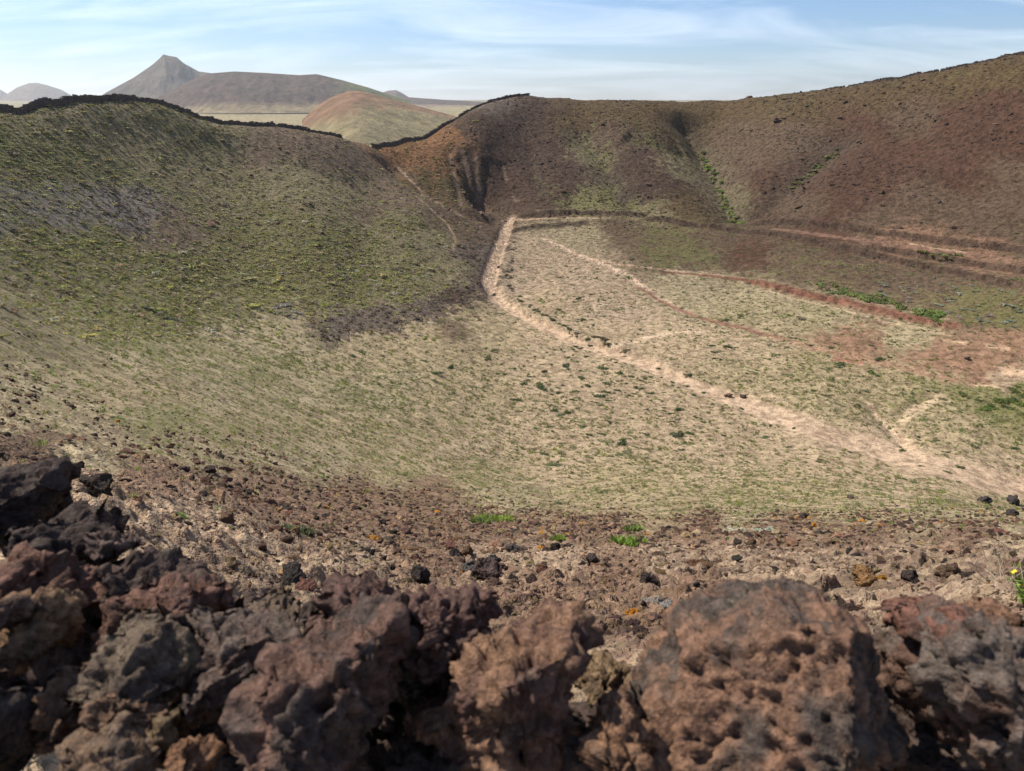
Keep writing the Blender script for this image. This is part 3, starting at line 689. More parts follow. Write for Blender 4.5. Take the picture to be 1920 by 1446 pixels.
# ------------------------------------------------------------------ dry stone walls along the rim
m = NT('dark_lava_wall')
Pn = m.noise(m.pos(), 3.0, 4, 0.6)
wall_mat = m.done(m.mix(Pn, (.045, .037, .032), (.14, .108, .09)), m.bump(m.noise(m.pos(), 9.0, 4), 0.08, 0.8), 0.95)
CUBE = np.array([(x, y, z) for x in (-.5, .5) for y in (-.5, .5) for z in (-.5, .5)], np.float32)
CF = np.array([(0, 1, 3, 2), (4, 6, 7, 5), (0, 4, 5, 1), (2, 3, 7, 6), (0, 2, 6, 4), (1, 5, 7, 3)], np.int32)
def crest_point(px):
    py, d = np.interp(px, crx, cry), np.interp(px, crx, crd)
    v = pix_dir(px, py); a = np.arctan2(v[..., 0], v[..., 1])
    return np.column_stack([d * np.sin(a), d * np.cos(a)])
def rim_wall(name, label, px0, px1, h0, h1, wid, off=0.0, gaps=()):
    px = np.linspace(px0, px1, 400); p = crest_point(px)
    p = p * (1 + off / np.hypot(p[:, 0], p[:, 1]))[:, None]
    L = np.concatenate([[0], np.cumsum(np.hypot(*np.diff(p, axis=0).T))])
    n = int(L[-1] / 0.5); Vv, Ff = [], []; r = np.random.default_rng(int(abs(px0)) + 3); k = 0
    hl = fbm(np.column_stack([np.arange(n) * 0.11, np.full(n, px0 * .1)]), 3)
    for i in range(n):
        s = (i + 0.5) / n * L[-1]; fp = np.interp(s, L, px)
        if any(g0 < fp < g1 for g0, g1 in gaps): continue
        c = np.array([np.interp(s, L, p[:, 0]), np.interp(s, L, p[:, 1])])
        e = np.array([np.interp(s + .3, L, p[:, 0]), np.interp(s + .3, L, p[:, 1])]); t = e - c; t /= np.hypot(*t) + 1e-9
        gz = float(ground_z(c[0], c[1]))
        H = (h0 + (h1 - h0) * s / L[-1]) * (1 + 0.45 * hl[i]) * r.uniform(.8, 1.12)
        nc = max(2, int(round(H / 0.36)))
        for q in range(nc):
            b = CUBE * np.array([r.uniform(.5, .78), wid * r.uniform(.85, 1.15) * (1 - 0.25 * q / nc), H / nc * r.uniform(1.0, 1.3)]) + r.normal(0, .045, (8, 3))
            a = r.normal(0, .15); ca_, sa_ = math.cos(a), math.sin(a)
            bx, by = b[:, 0] * ca_ - b[:, 1] * sa_ + r.normal(0, .12), b[:, 0] * sa_ + b[:, 1] * ca_
            Vv.append(np.column_stack([c[0] + bx * t[0] - by * t[1], c[1] + bx * t[1] + by * t[0], gz - .15 + (q + .5) * H / nc + b[:, 2]]))
            Ff.append(CF + 8 * k); k += 1
    me = mesh_np(name, np.vstack(Vv), np.vstack(Ff), wall_mat, False)
    return tag(obj(name, me), label, 'wall', 'dry stone walls on the crater rim')
rim_wall('dry_stone_wall', 'long black dry stone wall along the crest of the left hill', -180, 515, 1.5, 1.15, 0.9)
rim_wall('dry_stone_wall', 'lower black dry stone wall running from the left crest down towards the saddle', 519, 640, 1.2, 0.9, 0.8)
rim_wall('dry_stone_wall', 'black dry stone wall climbing from the saddle up the shoulder of the central hill', 698, 992, 1.35, 1.0, 0.9)
rim_wall('dry_stone_wall', 'broken dark dry stone wall along the high right rim', 1520, 2060, 0.75, 1.0, 0.8, gaps=((1583, 1592), (1650, 1654), (1760, 1765)))
# ------------------------------------------------------------------ plants
def leaf_mat(name, translucent=0.25):
    m = NT(name)
    t = m.attr('tint', 'INSTANCER').outputs['Color']
    v = m.attr('shade').outputs['Fac']
    col = m.mix(1.0, t, m.mix(v, (.62, .60, .55), (1.42, 1.40, 1.30)), 'MULTIPLY')
    m.done(col, None, 0.8)
    tr = m.n.new('ShaderNodeBsdfTranslucent'); m.l.new(col, tr.inputs['Color'])
    mx = m.n.new('ShaderNodeMixShader'); mx.inputs[0].default_value = translucent
    m.l.new(m.b.outputs[0], mx.inputs[1]); m.l.new(tr.outputs[0], mx.inputs[2]); m.l.new(mx.outputs[0], m.out.inputs['Surface'])
    return m.m
shrub_mat = leaf_mat('shrub_foliage'); grass_mat = leaf_mat('grass_blade', 0.35)
def shrub_mesh(name, seed, nleaf=90, flat=0.55, leaf=0.16, up=0.4, mat=shrub_mat):
    """cushion of small folded leaf clumps filling a flattened dome of radius 1, with stems underneath"""
    r = np.random.default_rng(seed); Vv, Ff, Sv = [], [], []; k = 0
    lob = r.normal(size=(5, 3)) * np.array([.45, .45, .15]); lob[:, 2] = np.abs(lob[:, 2])
    for i in range(nleaf):
        c = lob[r.integers(5)]
        d = r.normal(size=3); d /= np.linalg.norm(d); d[2] = abs(d[2])
        p = (c + d * r.uniform(.25, .62)) * np.array([1, 1, 1])
        p[2] = max(0.03, p[2] * flat + 0.02)
        nrm = d + np.array([0, 0, up]) + r.normal(0, .45, 3); nrm /= np.linalg.norm(nrm)
        t = np.cross(nrm, r.normal(size=3)); t /= np.linalg.norm(t); b = np.cross(nrm, t)
        s = leaf * r.uniform(.6, 1.5); w = s * r.uniform(.4, .8)
        Vv += [p - t * s, p + b * w - nrm * s * .25, p + t * s, p - b * w - nrm * s * .25]
        Ff.append((4 * i, 4 * i + 1, 4 * i + 2)); Ff.append((4 * i, 4 * i + 2, 4 * i + 3))
        Sv += [r.uniform(0, 1)] * 4
    k = len(Vv)
    for i in range(6):
        a = r.uniform(0, 6.28); e = np.array([math.cos(a) * .5, math.sin(a) * .5, flat * .5]); w = np.array([-math.sin(a), math.cos(a), 0]) * .02
        Vv += [w, -w, e]; Ff.append((k, k + 1, k + 2)); Sv += [0.0] * 3; k += 3
    return mesh_np(name, np.array(Vv), np.array(Ff), mat, False, {'shade': ('FLOAT', np.array(Sv))})
def grass_mesh(name, seed, n=60, R=1.0, h=0.5, w=0.03):
    r = np.random.default_rng(seed); Vv, Ff, Sv = [], [], []
    for i in range(n):
        a, q = r.uniform(0, 6.28), R * math.sqrt(r.uniform()); x, y = q * math.cos(a), q * math.sin(a)
        b = r.uniform(0, 6.28); l = np.array([math.cos(b), math.sin(b), 0]) * r.uniform(.1, .7) * h; s = np.array([-math.sin(b), math.cos(b), 0]) * w * r.uniform(.7, 1.4)
        hh = h * r.uniform(.5, 1.1); o = np.array([x, y, -0.02])
        Vv += [o - s, o + s, o + l * .4 + np.array([0, 0, hh * .6]) + s * .7, o + l * .4 + np.array([0, 0, hh * .6]) - s * .7, o + l + np.array([0, 0, hh])]
        k = 5 * i; Ff += [(k, k + 1, k + 2), (k, k + 2, k + 3), (k + 3, k + 2, k + 4)]; Sv += [r.uniform(0, 1)] * 5
    return mesh_np(name, np.array(Vv), np.array(Ff), grass_mat, False, {'shade': ('FLOAT', np.array(Sv))})
def proto_coll(name, meshes):
    c = bpy.data.collections.new(name)
    for i, me in enumerate(meshes):
        c.objects.link(bpy.data.objects.new('%s_%02d' % (name, i), me))
    return c
def scatter(name, label, cat, P3, scale, rot, tint, idx, coll):
    """one object of many instances (plants or stones nobody could count)"""
    n = len(P3)
    me = bpy.data.meshes.new(name); me.vertices.add(n); me.vertices.foreach_set('co', np.asarray(P3, np.float32).ravel())
    for an, at, key, arr in (('isc', 'FLOAT_VECTOR', 'vector', scale), ('irot', 'FLOAT_VECTOR', 'vector', rot), ('tint', 'FLOAT_COLOR', 'color', np.column_stack([tint, np.ones(n)]))):
        me.attributes.new(an, at, 'POINT').data.foreach_set(key, np.asarray(arr, np.float32).ravel())
    me.attributes.new('iid', 'INT', 'POINT').data.foreach_set('value', np.asarray(idx, np.int32))
    ng = bpy.data.node_groups.new(name + '_scatter', 'GeometryNodeTree')
    ng.interface.new_socket('Geometry', in_out='INPUT', socket_type='NodeSocketGeometry')
    ng.interface.new_socket('Geometry', in_out='OUTPUT', socket_type='NodeSocketGeometry')
    gi, go = ng.nodes.new('NodeGroupInput'), ng.nodes.new('NodeGroupOutput')
    ci = ng.nodes.new('GeometryNodeCollectionInfo'); ci.inputs['Collection'].default_value = coll
    ci.inputs['Separate Children'].default_value = True; ci.inputs['Reset Children'].default_value = True
    ip = ng.nodes.new('GeometryNodeInstanceOnPoints'); ip.inputs['Pick Instance'].default_value = True
    def na(nm, dt):
        q = ng.nodes.new('GeometryNodeInputNamedAttribute'); q.data_type = dt; q.inputs['Name'].default_value = nm; return q.outputs['Attribute']
    ng.links.new(gi.outputs[0], ip.inputs['Points']); ng.links.new(ci.outputs[0], ip.inputs['Instance'])
    ng.links.new(na('iid', 'INT'), ip.inputs['Instance Index']); ng.links.new(na('irot', 'FLOAT_VECTOR'), ip.inputs['Rotation']); ng.links.new(na('isc', 'FLOAT_VECTOR'), ip.inputs['Scale'])
    ng.links.new(ip.outputs[0], go.inputs[0])
    o = obj(name, me); md = o.modifiers.new('scatter', 'NODES'); md.node_group = ng
    return tag(o, label, cat, kind='stuff')
vegG, greenG, stG = veg.reshape(NA, NR), green.reshape(NA, NR), stony.reshape(NA, NR)
washG = (wash_d / np.maximum(edge, 0.3)).reshape(NA, NR); gulG = gul.reshape(NA, NR)
def sample_area(n, r0, r1, pw=1.0):
    a = np.radians(rng.uniform(-41, 41, n)); u = rng.uniform(0, 1, n)
    r = (r0 ** (1 + pw) + u * (r1 ** (1 + pw) - r0 ** (1 + pw))) ** (1 / (1 + pw))
    i = np.clip(np.round((a - az_f[0]) / (az_f[1] - az_f[0])).astype(int), 0, len(az_f) - 1)
    j = np.clip(np.round(np.interp(r, RR, np.arange(NR))).astype(int), 0, NR - 1)
    x, y = r * np.sin(a), r * np.cos(a); z = ground_z(x, y); px, py, ok = to_pix(x, y, z)
    return x, y, z, r, px, py, i, j
def pick_tint(pal, n, jit=0.18):
    pal = np.array(pal); c = pal[rng.integers(0, len(pal), n)]
    return np.clip(c * (1 + rng.normal(0, jit, (n, 1))) * (1 + rng.normal(0, .06, (n, 3))), .01, .9)
shr = [shrub_mesh('scrub_leaves', 100 + i, 46, .6, .24) for i in range(6)]
C_scrub = proto_coll('scrub_kind', shr)
# -- low scrub over slopes and floor, past counting
x, y, z, r, px, py, i, j = sample_area(420000, 26, 330)
v = vegG[i, j]; g = greenG[i, j]
lefth = (px < 900) & (py < 640)
acc = np.where(lefth, 0.15 + 0.85 * v, np.where(py < 410, np.where(px > 1380, .5, 1.0) * (0.06 + 0.6 * v), 0.10 + 0.95 * v)) * (0.35 + 0.65 * g)
acc += .18 * (stG[i, j] > .42) * (py < 700) * (r > 70)
acc *= sstep(1.0, 1.25, washG[i, j]) * sstep(20, 60, r)
k = rng.uniform(0, 1, len(x)) < acc * np.where(lefth, 1.0, np.where(py < 410, .6, .9))
x, y, z, r, px, py, v, lefth = [q[k] for q in (x, y, z, r, px, py, v, lefth)]
n = len(x)
sz = np.exp(rng.normal(math.log(.30), .38, n)) * np.where(lefth, 1.0, np.where(py < 410, 1.0, 0.72)) * (0.55 + 0.45 * sstep(30, 130, r))
tl = 1.45 * pick_tint([(.175, .170, .060), (.150, .145, .055), (.205, .20, .068), (.12, .10, .064), (.10, .082, .06), (.23, .205, .105), (.24, .22, .165), (.18, .14, .09), (.19, .19, .06)], n)
tb = .8 * pick_tint([(.12, .10, .045), (.115, .085, .05), (.13, .11, .05), (.10, .068, .046), (.14, .09, .06), (.11, .068, .048)], n)
tf = pick_tint([(.125, .145, .05), (.14, .165, .055), (.165, .170, .07), (.13, .15, .06), (.21, .20, .095), (.24, .21, .12), (.17, .14, .095), (.18, .20, .075)], n)
bright = rng.uniform(0, 1, n) < 0.012
tint = np.where(lefth[:, None], tl, np.where((py < 410)[:, None], tb, tf))
dry = (stG[i, j][k] > .42) & (px < 930)
tint = np.where((dry & (rng.uniform(0, 1, n) < .8))[:, None], pick_tint([(.115, .088, .072), (.09, .068, .058), (.16, .13, .105)], n), tint)
tint = np.where(bright[:, None], np.array([.17, .21, .035]), tint)
scatter('low_scrub', 'low olive and dry scrub spread over the slopes and crater floor', 'scrub', np.column_stack([x, y, z - .03]),
        np.column_stack([sz * rng.uniform(.8, 1.4, n), sz * rng.uniform(.8, 1.4, n), sz * rng.uniform(.55, 1.0, n) * np.where(py > 410, np.where(lefth, .9, .6), .8)]),
        np.column_stack([np.zeros(n), np.zeros(n), rng.uniform(0, 6.28, n)]), tint, rng.integers(0, 6, n), C_scrub)
print('scrub', n)
# -- tufts on the near slope
gt = [grass_mesh('tuft_blades', 200 + i, 34, .8, .8, .06) for i in range(4)]
C_tuft = proto_coll('tuft_kind', gt)
x, y, z, r, px, py, i, j = sample_area(230000, 5, 165, 0.85)
v = vegG[i, j]; cl_ = fbm(np.column_stack([x, y]) * 0.8, 3)
k = rng.uniform(0, 1, len(x)) < v * .9 * sstep(-0.15, 0.35, cl_ + 0.5 * (v - .25)) * (1 - .6 * sstep(90, 150, r)) * sstep(1.0, 1.2, washG[i, j])
x, y, z, r = x[k], y[k], z[k], r[k]; n = len(x)
sz = np.exp(rng.normal(math.log(.075), .4, n)) * (0.7 + 1.5 * sstep(8, 110, r))
tint = pick_tint([(.27, .32, .07), (.20, .23, .07), (.28, .265, .14), (.34, .305, .19), (.24, .26, .11), (.18, .21, .06)], n)
scatter('grass_tufts', 'small green and straw tufts scattered over the near stony slope', 'grass', np.column_stack([x, y, z]), np.column_stack([sz, sz, sz]),
        np.column_stack([np.zeros(n), np.zeros(n), rng.uniform(0, 6.28, n)]), tint, rng.integers(0, 4, n), C_tuft)
print('tufts', n)
# -- green clumps over the sandy floor, far too many to count
x, y, z, r, px, py, i, j = sample_area(60000, 62, 215)
cl_ = fbm(np.column_stack([x, y]) * .07 + 3, 3) + .5 * fbm(np.column_stack([x, y]) * .3, 2)
k = (px > 880) & (px < 1960) & (py > 455) & (py < 915) & (rng.uniform(0, 1, len(x)) < .16 * sstep(-.25, .45, cl_) * sstep(1.0, 1.3, washG[i, j]))
x, y, z, r = x[k], y[k], z[k], r[k]; n = len(x); sz = np.exp(rng.normal(math.log(.27), .36, n))
scatter('floor_clumps', 'small green shrub clumps spread over the sandy crater floor', 'shrubs', np.column_stack([x, y, z - .02]), np.column_stack([sz * rng.uniform(.9, 1.7, n), sz * rng.uniform(.9, 1.6, n), sz * rng.uniform(.4, .7, n)]),
        np.column_stack([np.zeros(n), np.zeros(n), rng.uniform(0, 6.28, n)]), pick_tint([(.105, .135, .052), (.085, .115, .045), (.12, .135, .06), (.15, .15, .085), (.10, .12, .06)], n), rng.integers(0, 6, n), C_scrub)
print('clumps', n)
# -- single bushes one can point at
bush = [shrub_mesh('bush_leaves', 300 + i, 150, .62, .15) for i in range(6)]
def bushes(name, label, group, px, py, size, pal, flat=1.0, cat='bush', sink=.04, meshes=bush):
    W = ground_hit(np.asarray(px, float), np.asarray(py, float)); n = len(W)
    size = np.broadcast_to(size, n); tn = pick_tint(pal, n, .14); zz = ground_z(W[:, 0], W[:, 1])
    for q in range(n):
        o = bpy.data.objects.new(name, meshes[int(rng.integers(len(meshes)))]); COL.objects.link(o)
        s = float(size[q] * rng.uniform(.8, 1.25))
        o.location = (W[q, 0], W[q, 1], zz[q] - sink * s); o.rotation_euler = (0, 0, rng.uniform(0, 6.28))
        o.scale = (s * rng.uniform(.9, 1.3), s * rng.uniform(.9, 1.3), s * flat * rng.uniform(.8, 1.15))
        o['tint'] = tuple(float(c) for c in tn[q])
        tag(o, label if isinstance(label, str) else label[q], cat, group)
DG = [(.060, .092, .034), (.072, .100, .040), (.085, .105, .045), (.055, .078, .036)]
# floor: clumps in the fan below the wash, along its banks and between the tracks
def blob(cx, cy, sx, sy, n): return np.column_stack([rng.normal(cx, sx, n), rng.normal(cy, sy, n)])
for cx, cy, sx, sy, nb, where in [(1130, 715, 75, 28, 45, 'in the thick scatter just below the middle of the sandy wash'), (1230, 760, 80, 35, 34, 'on the sand left of the dark boulder beside the track'),
        (1110, 560, 55, 25, 30, 'between the wash and the narrow red track'), (1080, 660, 70, 12, 12, 'close to the spot where the sandy tracks meet'), (1340, 650, 90, 30, 24, 'on the pale fan below the narrow red track'),
        (1290, 840, 150, 50, 26, 'on the sand beyond the near green slope'), (1060, 800, 110, 50, 18, 'in the middle of the pale floor above the grass patches'), (1540, 700, 110, 40, 18, 'on the olive floor below the red patch'),
        (1780, 850, 80, 40, 16, 'beside the wide sandy end of the wash at right'), (850, 690, 90, 30, 16, 'below the dark scrub patch of the left slope')]:
    B = blob(cx, cy, sx, sy, nb); B = B[np.abs(B[:, 0] - 960) < 950]
    bushes('green_bush', 'dark green cushion bush ' + where, 'bushes ' + where, B[:, 0], B[:, 1], np.exp(rng.normal(math.log(.42), .38, len(B))), DG, .8)
wl_ = np.array([(960, 455), (957, 470), (955, 490), (952, 507), (950, 522), (950, 536), (955, 548), (965, 560), (975, 568), (988, 576), (1002, 585), (1018, 594), (1034, 603), (1050, 612), (1064, 620), (1078, 629), (1095, 637), (1110, 640)], float)
wl_ = np.repeat(wl_, 2, axis=0) + rng.normal(0, 3.0, (36, 2)) + np.array([3, 0])
bushes('bank_bush', 'dark green bush in the row along the right bank of the sandy wash', 'bushes along the bank of the wash', wl_[:, 0], wl_[:, 1], .62, [(.085, .095, .048), (.07, .085, .04), (.10, .095, .06)], .9)
bushes('green_bush', 'dark round bush standing alone in the sandy wash', None, [926], [548], .75, [(.05, .06, .028)], 1.0)
bushes('green_bush', 'dark bush beside the wash where the two sandy tracks meet', 'bushes where the sandy tracks meet', [1130, 1140, 1172, 1080, 1126], [641, 648, 657, 650, 636], .95, [(.075, .08, .045), (.10, .085, .06)], .8)
GB = [(.135, .175, .048), (.155, .19, .06), (.11, .145, .045), (.15, .15, .07)]
gy = np.linspace(262, 402, 42); gx = np.interp(gy, [262, 304, 348, 386, 404], [1322, 1343, 1364, 1386, 1396]) + rng.normal(2, 5, 42)
bushes('gully_bush', 'bright green bush growing in the steep dark gully of the back slope', 'green bushes in the main gully', gx, gy, 1.25, [(.17, .22, .055), (.14, .185, .05), (.19, .22, .075), (.12, .15, .05)])
q = np.linspace(0, 1, 22); gx = 1575 - 90 * q + rng.normal(0, 3, 22); gy = 268 + 62 * q + rng.normal(0, 4, 22)
bushes('gully_bush', 'green bush in the shallow gully right of the main gully', 'green bushes in the right gully', gx, gy, .9, GB)
q = np.sort(rng.uniform(0, 1, 64)); gx = 1535 + 235 * q; gy = 536 + 62 * q + rng.normal(0, 4, 64)
bushes('verge_bush', 'bright green bush in the dense strip above the red earth bank', 'bushes above the red bank', gx, gy, 1.0, GB + [(.12, .15, .06)], .85)
gx = np.array([1722, 1735, 1748, 1760, 1772, 1784, 1796]); gy = np.array([478, 480, 481, 483, 484, 485, 483])
bushes('green_bush', 'green bush in the short row on the bench under the right slope', 'bushes on the bench', gx, gy + rng.normal(0, 1.5, 7), .85, GB)
gx = rng.uniform(1640, 1915, 58); gy = 500 + (gx - 1640) * .17 + rng.uniform(0, 70, 58)
bushes('grey_bush', 'pale grey dry bush on the brown slope below the right bank', 'grey bushes on the right slope', gx, gy, .75, [(.26, .25, .22), (.22, .215, .18), (.20, .21, .16)], .6)
gx = np.array([515, 528, 540, 552, 535, 522, 548, 562, 530]); gy = np.array([580, 574, 578, 586, 592, 588, 597, 590, 570])
bushes('grey_bush', 'silvery grey dry bush in the patch on the left slope', 'grey bushes in the left slope patch', gx, gy, 1.0, [(.24, .235, .21), (.20, .20, .175)], .55)
gx = np.array([270, 282, 294, 306, 318, 330, 338]); gy = np.array([577, 581, 587, 592, 597, 601, 603])
bushes('grey_bush', 'grey green dry bush in the short row on the left slope', 'grey bushes in a row on the left slope', gx, gy, .8, [(.17, .17, .13), (.13, .14, .09)], .6)
bushes('grey_bush', 'pale grey cushion bush on the near slope right of the grass patches', 'pale cushions on the near slope', [1385, 1402, 1425, 1438], [997, 997, 999, 1000], .26, [(.34, .33, .29)], .6)
gx = rng.normal(1890, 30, 26); gy = rng.normal(752, 12, 26)
bushes('green_bush', 'dark green bush in the dense thicket at the right edge of the floor', 'thicket at the right edge', np.clip(gx, 1800, 1940), gy, .8, [(.075, .10, .03), (.10, .13, .035)], .7)
# -- bright grass patches on the stony near slope
def patch(px, py, wpx, label, tintc, hpx=16):
    W = ground_hit(np.array([px], float), np.array([py], float))[0]; dep = W[1] * CP - W[2] * SP
    Rm = wpx * dep / FPX / 2; r = np.random.default_rng(int(px)); n = 420; Vv, Ff, Sv = [], [], []
    for q in range(n):
        a, rad = r.uniform(0, 6.28), math.sqrt(r.uniform()); ex, ey = rad * Rm * math.cos(a), rad * Rm * 1.1 * math.sin(a) * (1 + .3 * math.sin(3 * a))
        gz = float(ground_z(W[0] + ex, W[1] + ey)) - W[2]; h = hpx * dep / FPX * r.uniform(.3, .75); b = r.uniform(0, 6.28)
        l = np.array([math.cos(b), math.sin(b), 0]) * h * r.uniform(.2, .9); s = np.array([-math.sin(b), math.cos(b), 0]) * h * .14
        o = np.array([ex, ey, gz - .01]); Vv += [o - s, o + s, o + l * .5 + s + np.array([0, 0, h * .6]), o + l * .5 - s + np.array([0, 0, h * .6]), o + l + np.array([0, 0, h])]
        k = 5 * q; Ff += [(k, k + 1, k + 2), (k, k + 2, k + 3), (k + 3, k + 2, k + 4)]; Sv += [r.uniform()] * 5
    me = mesh_np('grass_patch', np.array(Vv), np.array(Ff), grass_mat, False, {'shade': ('FLOAT', np.array(Sv))})
    o = obj('grass_patch', me); o.location = tuple(W); o['tint'] = tintc
    tag(o, label, 'grass', 'green patches on the near slope')
patch(925, 976, 80, 'wide bright green grass patch, farthest of the patches on the stony near slope', (.19, .26, .05))
patch(903, 984, 36, 'small green grass tuft just in front of the wide far grass patch', (.15, .20, .06))
patch(1046, 1019, 28, 'small bright green grass tuft between the two wide grass patches', (.19, .26, .05))
patch(1176, 1027, 68, 'wide bright green grass patch, nearest and rightmost of the wide patches', (.18, .27, .05), 20)
patch(560, 1003, 60, 'grey green weed patch on the pale crust at left', (.15, .19, .09))
patch(1188, 998, 34, 'thin green grass tuft behind the nearest wide patch', (.16, .21, .06))
patch(342, 980, 22, 'small green weed on pale crust near the black rocks', (.15, .22, .06))

# -- flowering weed and dry twigs at the right edge of the near slope
flower_mat = NT('yellow_petals').done((.75, .48, .02), None, .6)
twig_mat = NT('dry_twig').done((.33, .27, .19), None, .9)
def tube(P0, r0, r1, n=5):
    """thin tapering stem along points"""
    P0 = np.asarray(P0, float); Vv, Ff = [], []
    for k, p in enumerate(P0):
        t = P0[min(k + 1, len(P0) - 1)] - P0[max(k - 1, 0)]; t /= np.linalg.norm(t) + 1e-9
        u = np.cross(t, [.3, .9, .2]); u /= np.linalg.norm(u) + 1e-9; w = np.cross(t, u); rr_ = r0 + (r1 - r0) * k / (len(P0) - 1)
        Vv += [p + rr_ * (u * math.cos(a) + w * math.sin(a)) for a in np.linspace(0, 2 * math.pi, n, endpoint=False)]
    for k in range(len(P0) - 1):
        Ff += [(k * n + q, k * n + (q + 1) % n, (k + 1) * n + (q + 1) % n, (k + 1) * n + q) for q in range(n)]
    return np.array(Vv), np.array(Ff)
def place_root(name, px, py, label, cat):
    W = ground_hit(np.array([px], float), np.array([py], float))[0]; o = bpy.data.objects.new(name, None); COL.objects.link(o)
    o.location = (W[0], W[1], float(ground_z(W[0], W[1]))); return tag(o, label, cat)
rw = np.random.default_rng(4)
root = place_root('flowering_weed', 1914, 1165, 'green leafy weed with small yellow flowers at the right edge', 'plant')
fV = []; a8 = np.linspace(0, 2 * math.pi, 9)[:-1]
fl = np.vstack([[0, 0, .002]] + [[math.cos(a) * .012 * (1 if q % 2 else .6), math.sin(a) * .012 * (1 if q % 2 else .6), 0] for q, a in enumerate(a8)])
fl_me = mesh_np('flower', fl, np.array([(0, q, q % 8 + 1) for q in range(1, 9)]), flower_mat, False)
for k in range(13):
    a = rw.uniform(0, 6.28); L_ = rw.uniform(.09, .19); d = np.array([math.cos(a), math.sin(a), 0]) * rw.uniform(.15, .6)
    q = np.linspace(0, 1, 5)[:, None]; Ps = q * d * L_ + np.array([0, 0, 1]) * L_ * (q - .25 * q * q)
    obj('stem', mesh_np('stem', *tube(Ps, .0022, .001), grass_mat, True, {'shade': ('FLOAT', np.full(25, .5))}), root)['tint'] = (.16, .22, .06)
    Vv, Ff, Sv = [], [], []
    for j_ in range(9):
        p = Ps[0] + (Ps[-1] - Ps[0]) * rw.uniform(.1, .95); b = rw.uniform(0, 6.28); l = np.array([math.cos(b), math.sin(b), .5]) * rw.uniform(.015, .034); s = np.array([-math.sin(b), math.cos(b), 0]) * .006
        i0 = len(Vv); Vv += [p, p + l * .5 + s, p + l, p + l * .5 - s]; Ff += [(i0, i0 + 1, i0 + 2, i0 + 3)]; Sv += [rw.uniform()] * 4
    obj('foliage', mesh_np('foliage', np.array(Vv), np.array(Ff), grass_mat, False, {'shade': ('FLOAT', np.array(Sv))}), root)['tint'] = (.17, .25, .05)
    if k < 4:
        f = obj('flower', fl_me, root); f.location = tuple(Ps[-1]); f.rotation_euler = (rw.normal(0, .4) - .5, rw.normal(0, .4), 0)
root = place_root('dry_twig_bush', 1862, 1120, 'pale dry twigs of a dead bush near the right edge', 'twigs')
for k in range(22):
    a = rw.uniform(0, 6.28); L_ = rw.uniform(.10, .26); p = np.array([rw.normal(0, .05), rw.normal(0, .05), 0]); Ps = [p]; d = np.array([math.cos(a), math.sin(a), rw.uniform(.2, 1.0)])
    for j_ in range(5):
        d = d + rw.normal(0, .3, 3); d /= np.linalg.norm(d); Ps.append(Ps[-1] + d * L_ / 5)
    obj('twig', mesh_np('twig', *tube(Ps, .003, .0012), twig_mat, True), root)
# ------------------------------------------------------------------ scoria stones
def ico(sub):
    bm = bmesh.new(); bmesh.ops.create_icosphere(bm, subdivisions=sub, radius=1.0)
    V = np.array([v.co[:] for v in bm.verts], np.float32); F = np.array([[v.index for v in f.verts] for f in bm.faces], np.int32)
    bm.free(); return V, F
ICO = {k: ico(k) for k in (3, 4, 5)}
def ico_split(V, F):
    """one more subdivision in numpy (the big rocks)"""
    e = np.sort(np.vstack([F[:, [0, 1]], F[:, [1, 2]], F[:, [2, 0]]]), axis=1)
    u, inv = np.unique(e, axis=0, return_inverse=True); inv = inv.ravel()
    M = V[u[:, 0]] + V[u[:, 1]]; M /= np.linalg.norm(M, axis=1)[:, None]
    n = len(F); a, b, c = inv[:n] + len(V), inv[n:2 * n] + len(V), inv[2 * n:] + len(V)
    return np.vstack([V, M]).astype(np.float32), np.vstack([np.column_stack([F[:, 0], a, c]), np.column_stack([a, F[:, 1], b]), np.column_stack([c, b, F[:, 2]]), np.column_stack([a, b, c])]).astype(np.int32)
ICO[6] = ico_split(*ICO[5])
def vnormals(V, F):
    fn = np.cross(V[F[:, 1]] - V[F[:, 0]], V[F[:, 2]] - V[F[:, 0]]); N = np.zeros_like(V)
    for k in range(3): np.add.at(N, F[:, k], fn)
    return N / (np.linalg.norm(N, axis=1)[:, None] + 1e-12)
def scoria_relief(V, N, seed, S, knob=1.0, rough=1.0):
    """lumpy, pitted lava surface; S = size in metres of the largest lumps"""
    Q = V / S + seed * 7.31
    w = np.column_stack([perlin(Q * 1.3), perlin(Q * 1.3 + 9), perlin(Q * 1.3 + 21)]) * .5
    h = .50 * fbm(Q * .55, 3)
    f1, c1 = cells(Q * 1.0 + w); h += knob * .50 * np.clip(1 - f1 * 1.55, -.45, 1) * (.2 + 1.0 * c1)
    f2, c2 = cells(Q * 2.7 + w * 2); h += knob * .30 * np.clip(1 - f2 * 1.6, -.45, 1) * (.2 + 1.0 * c2)
    f3, c3 = cells(Q * 6.5 + w * 3); h += rough * .14 * np.clip(1 - f3 * 1.6, -.4, 1) * (.3 + c3)
    h += rough * .36 * (ridged(Q * 1.25 + 13, 4, .6) - .72)
    h -= knob * .40 * sstep(.34, .50, perlin(Q * 1.15 + w + 60))              # hollows
    h -= rough * .20 * sstep(.24, .40, perlin(Q * 3.3 + 40))                   # gas pits
    h += rough * .10 * fbm(Q * 9.0, 3, .6)
    h -= h.mean() + .12
    return V + N * (h * S * .8)[:, None]
